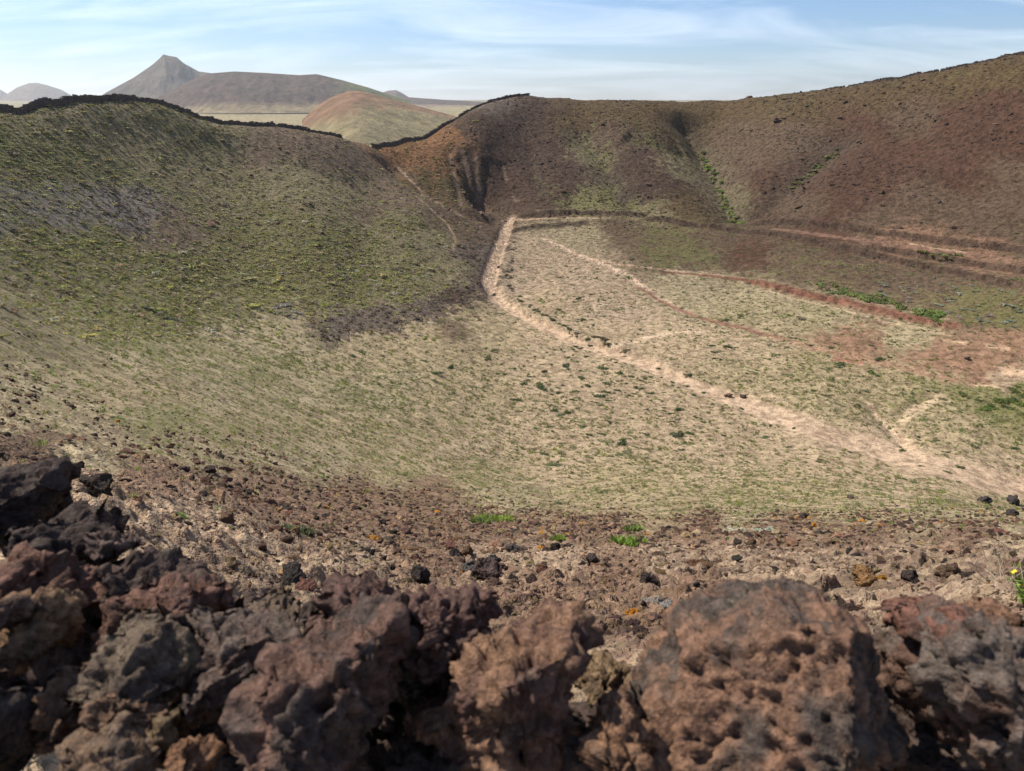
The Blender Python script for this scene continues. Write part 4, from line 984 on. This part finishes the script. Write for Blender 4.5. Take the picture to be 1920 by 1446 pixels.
def rock_material(name):
    m = NT(name)
    t1, t2 = m.attr('tint', 'INSTANCER').outputs['Color'], m.attr('tint2', 'INSTANCER').outputs['Color']
    P = m.objco()
    a, b = m.noise(P, 9.0, 5, .62, .4), m.noise(P, 60.0, 5, .7)
    c = m.noise(P, 28.0, 4, .62)
    col = m.mix(m.ramp(a, .42, .60), t1, t2)
    col = m.mix(1.0, col, m.mix(m.ramp(b, .28, .72), (.50, .48, .46), (1.55, 1.55, 1.52)), 'MULTIPLY')
    col = m.mix(m.ramp(c, .54, .64, 0.0, .55), col, m.mix(.62, col, (.030, .025, .023)))     # dark crust in random spots, the dark of pits put into the colour
    li = m.ramp(m.noise(P, 16.0, 4, .6), .62, .70)
    col = m.mix(m.math('MULTIPLY', li, .45), col, m.mix(b, (.14, .12, .085), (.21, .18, .125)))
    return m.done(col, m.bump(b, .016, 1.0, m.bump(c, .022, .8)), .92)
rock_mat = rock_material('scoria')
def stone_material(name):
    m = NT(name)
    t1 = m.attr('tint', 'INSTANCER').outputs['Color']
    P = m.objco(); b = m.noise(P, 3.5, 4, .65)
    col = m.mix(1.0, t1, m.mix(m.ramp(b, .28, .72), (.6, .58, .56), (1.4, 1.4, 1.4)), 'MULTIPLY')
    return m.done(col, m.bump(b, .25, .8), .93)
stone_mat = stone_material('small_scoria')
def stone_mesh(seed, sub=3):
    V, F = ICO[sub]; r = np.random.default_rng(seed)
    V = V.copy()
    for q in range(12):                                   # broken facets
        d = r.normal(size=3); d /= np.linalg.norm(d); c = r.uniform(.35, .8); s = V @ d
        V -= (np.maximum(s - c, 0) * .85)[:, None] * d
    V *= np.array([r.uniform(.85, 1.25), r.uniform(.75, 1.1), r.uniform(.55, .85)])
    return mesh_np('stone', scoria_relief(V, vnormals(V, F), seed, .6, .9, .9), F, stone_mat, True)
stones = [stone_mesh(500 + i) for i in range(8)]
C_stone = proto_coll('stone_kind', stones)
STP = [(.34, .25, .165), (.28, .20, .13), (.075, .052, .045), (.12, .075, .058), (.16, .095, .07), (.20, .125, .088), (.095, .065, .055), (.30, .21, .14), (.055, .045, .042), (.14, .085, .065)]
x, y, z, r, px, py, i, j = sample_area(260000, 1.9, 66, 0.08)
s_ = stG[i, j]; cl_ = fbm(np.column_stack([x, y]) * .5 + 5, 3); cl2 = fbm(np.column_stack([x, y]) * 1.4 + 15, 2)
k = rng.uniform(0, 1, len(x)) < np.clip(s_ - .12, 0, 1) * (.12 + .6 * sstep(-.2, .6, cl_ + .6 * cl2)) * (1 - .85 * sstep(28, 58, r))
x, y, z, r, px, py = [q[k] for q in (x, y, z, r, px, py)]; n = len(x)
sz = np.exp(rng.normal(0, .72, n)) * .0038 * r ** .74
sz = np.clip(sz, .005, .16)
vis = sz * FPX / r * ((px > -20) & (px < 1940) & (py < 1300))
order = np.argsort(-vis); big = order[:300]; rest = order[300:]
tint = pick_tint(STP, n, .2) * np.array([1.04, .99, .88])
oran = rng.uniform(0, 1, n) < .012
tint[oran] = np.array([.48, .22, .04])
R3 = np.column_stack([rng.normal(0, .3, n), rng.normal(0, .3, n), rng.uniform(0, 6.28, n)])
SC = np.column_stack([sz * rng.uniform(.8, 1.3, n), sz * rng.uniform(.8, 1.3, n), sz * rng.uniform(.7, 1.15, n)])
scatter('scoria_rubble', 'loose brown scoria rubble covering the near crater slope', 'rubble', np.column_stack([x, y, z + sz * .12])[rest], SC[rest], R3[rest], tint[rest], rng.integers(0, 8, len(rest)), C_stone)
for q in big:
    o = bpy.data.objects.new('scoria_stone', stones[int(rng.integers(8))]); COL.objects.link(o)
    o.location = (x[q], y[q], z[q] + sz[q] * .1); o.rotation_euler = tuple(R3[q]); o.scale = tuple(SC[q]); o['tint'] = tuple(float(c) for c in tint[q])
    lum = float(tint[q].mean()); red = float(tint[q][0] / tint[q][2])
    colr = 'orange lichened' if oran[q] else 'black' if lum < .055 else 'dark brown' if lum < .085 else 'reddish brown' if lum < .15 else 'light brown' if lum < .2 else 'pale tan'
    big_ = 'large' if vis[q] > np.median(vis[big]) else 'small'
    where = ('beside the black rocks at left' if px[q] < 420 else 'behind the central foreground rocks' if px[q] < 900 else 'right behind the beak-shaped rock' if px[q] < 1330 else 'behind the largest foreground rock' if px[q] < 1640 else 'near the dry twigs at right')
    if py[q] < 1010: where = where.replace('beside', 'on the slope beyond').replace('right behind', 'on the slope far beyond').replace('behind', 'on the slope far beyond').replace('near', 'on the slope beyond')
    tag(o, big_ + ' ' + colr + ' scoria stone ' + where, 'stone', big_ + ' ' + colr + ' stones ' + where)
print('stones', n)
# stones that stand out on the slope
def odd_stone(px, py, wpx, label, tintc, name='scoria_boulder', flat=.8, sub=4, seed=None, tint2=None, grp=None, rot=None):
    W = ground_hit(np.array([px], float), np.array([py], float))[0]; dep = W[1] * CP - W[2] * SP; R_ = wpx * dep / FPX / 2 * .85
    V, F = ICO[sub]; r = np.random.default_rng(seed or int(px * 3 + py)); V = V.copy()
    for q in range(8):
        d = r.normal(size=3); d /= np.linalg.norm(d); c = r.uniform(.35, .8); V -= (np.maximum(V @ d - c, 0) * .85)[:, None] * d
    V *= np.array([1.05, r.uniform(.75, 1.0), flat]); V = scoria_relief(V, vnormals(V, F), r.uniform(0, 50), .62, 1.0, 1.0)
    o = obj(name, mesh_np(name, V, F, stone_mat, True)); o.scale = (R_,) * 3; o.rotation_euler = (0, 0, rot if rot is not None else r.uniform(0, 6.28))
    o.location = (W[0], W[1], float(ground_z(W[0], W[1])) + R_ * .28); o['tint'] = tintc
    return tag(o, label, 'rock', grp)
BLK, DBR, RBR, TAN, WHT = (.052, .043, .04), (.085, .058, .05), (.13, .078, .062), (.33, .23, .15), (.42, .37, .31)
odd_stone(192, 945, 100, 'dark hollowed lava boulder half buried in pale crust behind the black rocks', (.06, .045, .036), flat=.6)
odd_stone(548, 1095, 96, 'black and brown pitted lava boulder on the crust above the foreground rocks', (.055, .046, .042), flat=.75)
odd_stone(498, 1108, 40, 'small dark stone at the left foot of the pitted black boulder', (.10, .06, .05))
odd_stone(688, 1042, 40, 'small black angular stone on pale crust', BLK)
odd_stone(785, 1092, 62, 'black hollow lava stone just behind the knobby foreground rock', BLK, flat=.9)
odd_stone(735, 1033, 30, 'dark red stone beside the small black angular stone', DBR)
odd_stone(920, 1062, 56, 'grey black stone on top of a brown lava heap behind the beak-shaped rock', (.06, .055, .052))
odd_stone(880, 1068, 46, 'grey stone with pale lichen at the left of the brown lava heap', (.13, .12, .11))
odd_stone(905, 1086, 96, 'brown knobby lava heap on the slope behind the beak-shaped rock', DBR, flat=.8)
odd_stone(930, 1104, 50, 'dark red lava lump at the foot of the brown heap', RBR)
odd_stone(1112, 1066, 40, 'dark upright stone casting a shadow on a sandy patch', (.075, .06, .055), flat=1.1)
odd_stone(855, 1050, 42, 'black flat stone left of the grey lichen stone', (.05, .042, .04), flat=.5)
odd_stone(962, 1040, 38, 'dark stone with pale flecks on the crust', (.10, .085, .08))
odd_stone(1042, 1036, 28, 'small black stone below the small grass tuft', BLK)
odd_stone(1216, 1110, 48, 'dark leaning stone above the white lichen rocks', (.065, .05, .045), flat=.7)
odd_stone(1128, 1136, 52, 'brown crumbly stone beside an orange lichen spot', (.14, .095, .065))
odd_stone(1186, 1166, 44, 'stone topped with vivid orange lichen near the white rocks', (.52, .21, .02), flat=.7)
odd_stone(1187, 1176, 46, 'dark stone carrying the vivid orange lichen', (.09, .055, .05), flat=.6)
odd_stone(1152, 1124, 26, 'small stone with pale orange lichen', (.45, .22, .06), flat=.6)
odd_stone(1232, 1150, 44, 'white lichen covered rock, largest of the white cluster', WHT, flat=.7)
odd_stone(1252, 1163, 34, 'white lichen rock at the right of the white cluster', (.38, .35, .31), flat=.8)
odd_stone(1212, 1142, 32, 'white lichen rock at the left of the white cluster', (.40, .36, .30), flat=.7)
odd_stone(1262, 1142, 22, 'small grey stone above the white cluster', (.17, .17, .17))
odd_stone(1200, 1205, 46, 'dark brown stone with a deep shadow below the orange lichen', (.085, .056, .048))
odd_stone(1610, 1104, 70, 'brown rock spotted with orange lichen behind the largest foreground rock', (.30, .17, .075), flat=.7)
odd_stone(1650, 1100, 26, 'small stone with yellow orange lichen right of the spotted rock', (.48, .24, .04))
odd_stone(1705, 1100, 52, 'dark rock behind the red foreground rock', (.075, .055, .048))
odd_stone(1770, 1092, 70, 'brown jagged rock among dry twigs at right', (.16, .105, .07), flat=.8)
odd_stone(1812, 1098, 46, 'dark brown rock right of the jagged rock', (.08, .055, .045))
odd_stone(1870, 1106, 58, 'long dark stone under the dry twigs at right', (.07, .05, .043), flat=.5)
odd_stone(1434, 1083, 26, 'small stone with orange lichen on the crust left of the largest rock', (.50, .22, .04), flat=.5)
odd_stone(1845, 944, 30, 'black lava block, left one of the two blocks at the right edge', BLK)
odd_stone(1900, 946, 34, 'black lava block, right one of the two blocks at the right edge', BLK)
odd_stone(1895, 966, 32, 'dark lava block in front of the two black blocks at the right edge', (.05, .042, .038), flat=.6)
odd_stone(1505, 974, 34, 'flat dark boulder on the olive slope', (.07, .05, .042), flat=.5)
odd_stone(1594, 936, 18, 'small dark boulder alone on the green slope', DBR)
odd_stone(1392, 741, 15, 'dark boulder beside the track on the sandy floor', (.075, .05, .045))
odd_stone(1366, 739, 20, 'low red brown boulder left of the dark boulder beside the track', (.14, .08, .06), flat=.5)
odd_stone(1813, 674, 16, 'lone dark boulder on the red sandy patch', (.05, .04, .035), flat=.6)
odd_stone(388, 888, 44, 'dark boulder on the brown slope at left', (.075, .053, .043), flat=.6)
odd_stone(935, 499, 9, 'small dark boulder high in the sandy wash', (.07, .06, .05))

# dark outcrops and loose blocks on the back slopes, too many and too small to tell apart
x, y, z, r, px, py, i, j = sample_area(60000, 120, 325)
q = fbm(np.column_stack([x * .05, z * .16]), 3)
k = ((px > 830) & (py < 430) | (px < 800) & (py < 520) & (rng.uniform(0, 1, len(x)) < .25)) & (rng.uniform(0, 1, len(x)) < .55 * sstep(-.05, .5, q + .25 * (px > 1450)))
x, y, z = x[k], y[k], z[k]; n = len(x); sz = np.exp(rng.normal(math.log(.24), .5, n))
scatter('slope_blocks', 'small dark lava blocks strewn over the crater slopes', 'rocks', np.column_stack([x, y, z]), np.column_stack([sz * rng.uniform(.9, 1.8, n), sz * rng.uniform(.9, 1.5, n), sz * rng.uniform(.6, 1.0, n)]),
        np.column_stack([rng.normal(0, .3, n), rng.normal(0, .3, n), rng.uniform(0, 6.28, n)]), pick_tint([(.055, .038, .03), (.085, .055, .042), (.11, .068, .05), (.07, .055, .045)], n), rng.integers(0, 8, n), C_stone)
# ------------------------------------------------------------------ foreground rocks: outline in photograph pixels, each at its own distance, real size and thickness
def lava_rock(label, poly, dep, thick, t1, t2, sub=5, knob=1.0, lump=.06, cuts=(), box=.95, cen=None, tilt=0.0, group='lava rocks piled in the foreground', rough=1.0, shrink=1.04, facets=17):
    poly = np.array(poly, float); c = np.array(cen if cen else poly.mean(0), float)
    rel = poly - c; th = np.arctan2(-rel[:, 1], rel[:, 0]); R = np.hypot(rel[:, 0], rel[:, 1])
    o_ = np.argsort(th); th, R = th[o_], R[o_]
    tt = np.concatenate([th - 2 * math.pi, th, th + 2 * math.pi]); RRr = np.concatenate([R, R, R])
    V, F = ICO[sub]; a = np.arctan2(V[:, 1], V[:, 0]); s = np.hypot(V[:, 0], V[:, 1])
    # straight edges between outline corners
    k = np.clip(np.searchsorted(tt, a) - 1, 0, len(tt) - 2); t0, t1_, r0, r1 = tt[k], tt[k + 1], RRr[k], RRr[k + 1]
    rad = r0 * r1 * np.sin(np.maximum(t1_ - t0, 1e-3)) / (r0 * np.sin(np.maximum(a - t0, 0)) + r1 * np.sin(np.maximum(t1_ - a, 0)) + 1e-6)
    rad = np.clip(rad, np.minimum(r0, r1) * .6, np.maximum(r0, r1) * 1.05) * dep / FPX * shrink * (1 - .62 * thick / dep)
    g = np.sign(s) * np.abs(s) ** box; zc = np.sign(V[:, 2]) * np.abs(V[:, 2]) ** box
    L = np.column_stack([rad * g * np.cos(a), rad * g * np.sin(a), zc * thick]).astype(np.float32)
    L[:, 2] += tilt * L[:, 1]
    lo, hi = L.min(0), L.max(0)
    rc = np.random.default_rng(int(abs(poly[0, 0]) * 7 + poly[0, 1])); ext = np.sqrt((L * L).sum(1)).mean()
    for q in range(facets):                                   # broken facets
        d = rc.normal(size=3).astype(np.float32); d /= np.linalg.norm(d); pr = L @ d; off = pr.max() * rc.uniform(.58, .86)
        L -= np.maximum(pr - off, 0)[:, None] * d
    L = ((L - L.min(0)) / (L.max(0) - L.min(0)) * (hi - lo) + lo).astype(np.float32)      # facets must not shrink the stone
    for n_, off in cuts:                                  # flat broken faces
        d = np.array(n_, float); d /= np.linalg.norm(d); L -= (np.maximum(L @ d - off, 0) * .97)[:, None].astype(np.float32) * d.astype(np.float32)
    L = scoria_relief(L, vnormals(L, F), (poly[0, 0] * .13 + poly[0, 1] * .07) % 40, lump, knob * (.62 if knob < 1 else .95), rough)
    # local axes: camera right, camera up, towards the camera -> world
    ax = np.array([[1, 0, 0], [0, SP, CP], [0, -CP, SP]], np.float32)
    ctr = pix_dir(c[0], c[1]) * dep
    o = obj('lava_rock', mesh_np('lava_rock', L @ ax, F, rock_mat, True)); o.location = tuple(ctr)
    o['tint'], o['tint2'] = tuple(1.0 * (.66 * c_ + .34 * q_) for c_, q_ in zip(t1, (.125, .078, .062))), tuple(.80 * (.55 * c_ + .45 * q_) for c_, q_ in zip(t2, (.095, .064, .054)))
    return tag(o, label, 'rock', group)
K1, K2 = (.032, .029, .028), (.055, .046, .042)
RB1, RB2 = (.165, .085, .060), (.105, .062, .050)
TN1, TN2 = (.27, .165, .085), (.19, .115, .070)
OR1, OR2 = (.25, .130, .072), (.105, .088, .074)
GY1, GY2 = (.125, .102, .086), (.15, .088, .066)
lava_rock('black lava rock at the top left corner of the pile', [(-40, 890), (0, 878), (24, 880), (53, 884), (77, 870), (109, 870), (126, 888), (122, 921), (105, 945), (93, 975), (61, 1000), (0, 1010), (-50, 1005)], 1.38, .13, K1, K2, knob=.55, lump=.09, cen=(45, 938))
lava_rock('black angular lava rock below the top left one', [(93, 969), (150, 943), (170, 957), (178, 994), (190, 1010), (225, 1045), (182, 1075), (134, 1100), (95, 1090), (40, 1060), (0, 1055), (-30, 1020), (0, 985)], 1.30, .13, K1, (.05, .042, .04), knob=.55, lump=.09, cen=(100, 1020))
lava_rock('small purplish stone on the right end of the black rocks', [(178, 994), (211, 992), (239, 1006), (255, 1030), (231, 1046), (199, 1042), (182, 1018)], 1.26, .06, (.12, .085, .075), K2, sub=4)
lava_rock('dark crusty lava rock along the top edge left of the knobby red one', [(142, 1107), (162, 1087), (203, 1067), (243, 1046), (284, 1038), (324, 1046), (349, 1055), (385, 1071), (392, 1090), (350, 1110), (284, 1115), (243, 1128), (227, 1145), (182, 1150), (150, 1130)], 1.20, .11, (.075, .055, .048), K1, cen=(260, 1090))
lava_rock('reddish brown ridge-shaped rock above the tan knobbly rock', [(20, 1075), (49, 1042), (69, 1040), (97, 1059), (103, 1079), (134, 1099), (156, 1128), (148, 1152), (114, 1168), (80, 1145), (45, 1115)], 1.08, .09, RB1, RB2, cen=(88, 1105))
lava_rock('tan rock cut by the left edge above the round knob', [(-40, 1070), (10, 1064), (35, 1080), (44, 1102), (10, 1125), (-40, 1122)], 1.06, .07, (.22, .14, .09), RB1, sub=4)
lava_rock('tan knobbly rounded rock at the left edge', [(0, 1128), (36, 1119), (61, 1111), (97, 1136), (118, 1176), (122, 1217), (97, 1249), (53, 1268), (16, 1260), (-30, 1235), (-30, 1144)], .97, .10, TN1, TN2, knob=1.5, lump=.05, cen=(45, 1190))
lava_rock('small brown round knob on the tan rock at the left edge', [(-25, 1130), (15, 1122), (45, 1130), (52, 1155), (30, 1174), (-25, 1176)], .90, .05, (.13, .09, .07), RB2, sub=4)
lava_rock('brown elongated rock leaning in the dark gap at lower left', [(138, 1241), (182, 1257), (188, 1298), (166, 1332), (146, 1372), (97, 1408), (58, 1400), (75, 1346), (116, 1302), (124, 1265)], .92, .07, (.19, .115, .07), RB2, knob=1.2, lump=.045, cen=(130, 1325))
lava_rock('dark rock in the bottom left corner', [(-40, 1285), (20, 1272), (42, 1300), (50, 1360), (45, 1450), (-40, 1490)], .84, .10, K1, (.08, .075, .055), sub=4, knob=.6, cen=(5, 1375))
lava_rock('greyish tan rock at the bottom edge left', [(108, 1430), (150, 1373), (178, 1387), (211, 1371), (259, 1352), (296, 1383), (306, 1428), (295, 1490), (108, 1495)], .80, .10, (.20, .135, .085), (.12, .10, .08), cen=(205, 1425))
lava_rock('brown rock wedged above the greyish tan rock', [(195, 1298), (219, 1274), (243, 1298), (276, 1310), (318, 1330), (303, 1362), (259, 1366), (227, 1372), (200, 1366), (205, 1335)], .87, .06, (.21, .13, .08), RB1, sub=5, knob=1.3, lump=.04, cen=(248, 1333))
lava_rock('small mossy brown stone right of the wedged rock', [(298, 1363), (322, 1324), (360, 1360), (352, 1395), (314, 1396)], .87, .05, (.16, .12, .06), K2, sub=4, knob=1.3, lump=.035)
lava_rock('rust coloured stone at the bottom edge beside the big central rock', [(310, 1400), (353, 1380), (385, 1411), (392, 1450), (332, 1470)], .82, .05, (.24, .125, .065), RB1, sub=4, knob=1.3, lump=.035)
lava_rock('grey olive rock with a flat slanted face left of the centre', [(146, 1209), (162, 1180), (211, 1172), (251, 1168), (296, 1158), (314, 1184), (357, 1221), (372, 1249), (356, 1290), (336, 1312), (284, 1310), (243, 1290), (219, 1265), (188, 1252), (166, 1225)], .93, .10, (.155, .125, .085), (.10, .078, .062), knob=.5, lump=.07, cuts=[((-.45, .55, .6), .052), ((.8, -.25, .5), .075)], cen=(262, 1235))
lava_rock('knobby red brown rock behind the grey olive one', [(200, 1155), (235, 1136), (243, 1103), (276, 1087), (324, 1091), (349, 1087), (389, 1091), (417, 1123), (400, 1160), (370, 1190), (292, 1185), (235, 1190)], 1.08, .10, RB1, RB2, knob=1.3, lump=.055, cen=(315, 1140))
lava_rock('grey brown lava slab between the grey olive rock and the big central rock', [(335, 1180), (395, 1138), (432, 1118), (465, 1155), (520, 1168), (566, 1185), (570, 1220), (525, 1250), (460, 1275), (400, 1290), (365, 1258), (342, 1220)], 1.0, .10, GY1, (.135, .082, .065), knob=.8, lump=.06, cen=(455, 1205))
lava_rock('dark block with a shadowed face in front of the grey brown slab', [(362, 1292), (400, 1262), (450, 1250), (470, 1275), (448, 1320), (410, 1362), (358, 1345)], .93, .07, (.085, .065, .058), GY1, knob=.6, sub=5)
lava_rock('big reddish central rock with deep holes at the bottom edge', [(563, 1185), (585, 1157), (616, 1148), (671, 1154), (727, 1167), (758, 1197), (768, 1256), (776, 1308), (758, 1390), (700, 1450), (600, 1490), (480, 1480), (420, 1430), (398, 1345), (452, 1288), (502, 1262), (517, 1245), (515, 1212)], .88, .17, (.155, .088, .065), (.095, .075, .066), sub=6, knob=1.05, lump=.075, cuts=[((.55, -.2, .8), .13)], cen=(590, 1310))
lava_rock('brown red rock with two humps on top of the big central rock', [(606, 1110), (628, 1096), (659, 1102), (678, 1099), (708, 1094), (739, 1102), (754, 1125), (746, 1152), (721, 1172), (678, 1170), (628, 1170), (595, 1162)], 1.10, .09, (.125, .072, .060), RB2, knob=1.0, lump=.07, cen=(675, 1135))
lava_rock('rounded mossy dark stone in the dip between the rocks', [(460, 1156), (483, 1133), (517, 1120), (542, 1123), (562, 1145), (568, 1172), (530, 1182), (490, 1175)], 1.15, .08, (.14, .105, .072), K2, knob=.5)
lava_rock('small black stone right of the rounded mossy stone', [(560, 1148), (582, 1138), (600, 1148), (598, 1170), (570, 1176)], 1.14, .04, K2, K1, sub=4)
lava_rock('small dark stone left of the rounded mossy stone', [(422, 1142), (448, 1132), (470, 1145), (466, 1168), (430, 1168)], 1.16, .05, (.09, .065, .055), K2, sub=4)
lava_rock('knobby dark red scoria rock left of the beak-shaped rock', [(715, 1150), (763, 1123), (782, 1111), (837, 1093), (880, 1096), (905, 1114), (920, 1150), (905, 1190), (875, 1220), (850, 1242), (805, 1240), (775, 1210), (735, 1195)], 1.06, .11, (.125, .070, .060), (.16, .095, .078), sub=6, knob=1.7, lump=.045, cen=(828, 1165))
lava_rock('orange brown beak-shaped rock pointing right in the centre', [(890, 1195), (936, 1185), (955, 1160), (998, 1150), (1044, 1130), (1075, 1115), (1098, 1131), (1110, 1172), (1090, 1186), (1080, 1212), (1068, 1240), (1070, 1308), (1046, 1342), (1030, 1388), (1012, 1450), (982, 1420), (936, 1400), (893, 1390), (840, 1368), (800, 1345), (780, 1318), (832, 1294), (846, 1265), (845, 1232), (868, 1214)], .95, .14, (.255, .145, .085), (.165, .085, .068), sub=6, knob=1.25, lump=.045, cen=(965, 1265), box=1.0, facets=5)
lava_rock('small tan stone in the gap between the beak rock and the largest rock', [(1066, 1250), (1090, 1244), (1121, 1240), (1164, 1252), (1202, 1270), (1202, 1302), (1173, 1316), (1142, 1306), (1108, 1282)], 1.14, .06, (.24, .165, .085), (.15, .10, .06), sub=5, knob=1.3, lump=.045)
lava_rock('largest brown lava rock filling the lower right with a dark shaded face', [(1150, 1440), (1165, 1370), (1188, 1308), (1201, 1290), (1222, 1266), (1250, 1240), (1258, 1208), (1282, 1186), (1322, 1162), (1354, 1141), (1394, 1122), (1434, 1114), (1468, 1108), (1500, 1110), (1545, 1108), (1587, 1117), (1608, 1130), (1635, 1150), (1648, 1183), (1668, 1210), (1696, 1242), (1698, 1300), (1702, 1327), (1720, 1360), (1755, 1400), (1765, 1480), (1600, 1540), (1400, 1560), (1200, 1530)], .90, .25, (.235, .130, .080), (.105, .090, .076), sub=6, knob=.98, lump=.05, rough=1.25, cen=(1440, 1320), cuts=[((-.52, .40, .75), .098), ((.78, .15, .60), .122), ((.35, -.70, .62), .104)], box=.75, facets=0, shrink=1.08)
lava_rock('orange tan stone at the lower left foot of the largest rock', [(1140, 1338), (1168, 1310), (1200, 1320), (1220, 1370), (1200, 1410), (1165, 1450), (1120, 1490), (1090, 1470), (1120, 1400)], .84, .07, (.26, .14, .075), TN2, sub=5, knob=1.4, lump=.045, cen=(1160, 1390))
lava_rock('rounded brick red rock on top right of the pile', [(1630, 1132), (1662, 1113), (1702, 1110), (1747, 1118), (1782, 1135), (1808, 1151), (1828, 1167), (1812, 1195), (1760, 1225), (1715, 1240), (1690, 1238), (1684, 1205), (1690, 1180), (1662, 1167), (1636, 1148)], 1.0, .11, (.20, .090, .062), (.15, .080, .06), knob=.7, lump=.06, cen=(1735, 1172))
lava_rock('grey and brown pitted rock cut by the right edge', [(1688, 1268), (1720, 1250), (1728, 1212), (1768, 1208), (1814, 1184), (1854, 1160), (1880, 1138), (1907, 1148), (1950, 1165), (1990, 1300), (1960, 1400), (1912, 1402), (1880, 1396), (1840, 1402), (1800, 1420), (1758, 1412), (1742, 1378), (1706, 1350), (1684, 1316)], .92, .16, (.115, .102, .088), (.20, .112, .078), sub=6, knob=1.25, lump=.055, cen=(1840, 1285), cuts=[((-.3, .75, .6), .115)])
lava_rock('small orange brown rock between the red rock and the right edge', [(1816, 1150), (1835, 1134), (1862, 1130), (1886, 1140), (1868, 1168), (1832, 1175)], 1.03, .05, (.24, .13, .075), RB1, sub=4)
lava_rock('dark rock in the shade at the bottom right corner', [(1740, 1420), (1800, 1408), (1930, 1396), (1970, 1510), (1720, 1520)], .93, .12, (.06, .05, .045), (.13, .09, .07), sub=5, cen=(1850, 1470))
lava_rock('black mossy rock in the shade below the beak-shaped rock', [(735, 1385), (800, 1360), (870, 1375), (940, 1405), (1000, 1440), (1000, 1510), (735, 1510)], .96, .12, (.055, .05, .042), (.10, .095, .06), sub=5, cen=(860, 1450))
lava_rock('pale lichen-spotted small stone left of the beak-shaped rock', [(752, 1268), (785, 1258), (808, 1280), (800, 1305), (765, 1302)], 1.02, .05, (.19, .15, .11), K2, sub=4, knob=1.3)
lava_rock('brown small stone in the hollow left of the beak-shaped rock', [(745, 1335), (790, 1322), (820, 1345), (800, 1375), (758, 1378)], .99, .05, (.19, .12, .08), RB2, sub=4, knob=1.3)
# filler stones deeper in the heap, tinted near black so the gaps look shaded
r_ = np.random.default_rng(77)
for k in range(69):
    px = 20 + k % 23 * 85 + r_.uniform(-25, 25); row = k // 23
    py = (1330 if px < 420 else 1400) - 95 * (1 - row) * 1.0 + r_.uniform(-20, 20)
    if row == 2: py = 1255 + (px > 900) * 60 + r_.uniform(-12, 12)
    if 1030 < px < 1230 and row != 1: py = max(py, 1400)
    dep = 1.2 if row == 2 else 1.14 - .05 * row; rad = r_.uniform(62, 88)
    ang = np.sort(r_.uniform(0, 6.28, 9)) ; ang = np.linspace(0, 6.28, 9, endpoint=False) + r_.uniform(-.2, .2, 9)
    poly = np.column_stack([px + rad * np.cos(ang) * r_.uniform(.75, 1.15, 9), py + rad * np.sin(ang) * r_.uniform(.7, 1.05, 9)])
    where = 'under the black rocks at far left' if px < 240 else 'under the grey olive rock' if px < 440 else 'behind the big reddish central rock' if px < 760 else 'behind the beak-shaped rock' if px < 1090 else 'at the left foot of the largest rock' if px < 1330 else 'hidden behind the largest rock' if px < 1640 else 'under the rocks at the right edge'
    lava_rock(('lowest' if row == 1 else 'upper' if row == 2 else 'middle') + ' filler lava stone coloured dark for shade ' + where, poly, dep, .09, (.05, .038, .033), (.08, .055, .045), sub=4, knob=1.0, lump=.05, group='stones inside the foreground heap')

# the pile goes on to both sides of the view
for k in range(18):
    sd_ = 1 if k % 2 else -1; q = k // 2
    px = (2040 + q * 130) if sd_ > 0 else (-130 - q * 130); py = (1270 if sd_ > 0 else 1120) + r_.uniform(-40, 40); rad = r_.uniform(120, 165)
    ang = np.linspace(0, 6.28, 10, endpoint=False) + r_.uniform(-.2, .2, 10)
    poly = np.column_stack([px + rad * np.cos(ang) * r_.uniform(.8, 1.15, 10), py + rad * np.sin(ang) * r_.uniform(.75, 1.05, 10)])
    lava_rock('brown lava rock continuing the pile beyond the ' + ('right' if sd_ > 0 else 'left') + ' edge of the view', poly, 1.0 + .1 * r_.uniform(), .13, RB1, K2, sub=4, group='lava rocks beyond the edges of the view')
# ------------------------------------------------------------------ air
me = mesh_np('haze', CUBE * np.array([25000, 25000, 360], np.float32), CF, None, False)
haze = obj('haze', me); haze.location = (0, 0, 100)
hm = bpy.data.materials.new('haze'); hm.use_nodes = True; hm.node_tree.nodes.clear()
ho = hm.node_tree.nodes.new('ShaderNodeOutputMaterial'); hv = hm.node_tree.nodes.new('ShaderNodeVolumePrincipled')
hv.inputs['Color'].default_value = (.90, .95, 1.0, 1); hv.inputs['Density'].default_value = 0.00006; hv.inputs['Anisotropy'].default_value = 0.45
hm.node_tree.links.new(hv.outputs[0], ho.inputs['Volume']); me.materials.append(hm)
tag(haze, 'thin pale haze in the air over the crater and plain', 'haze', kind='stuff')
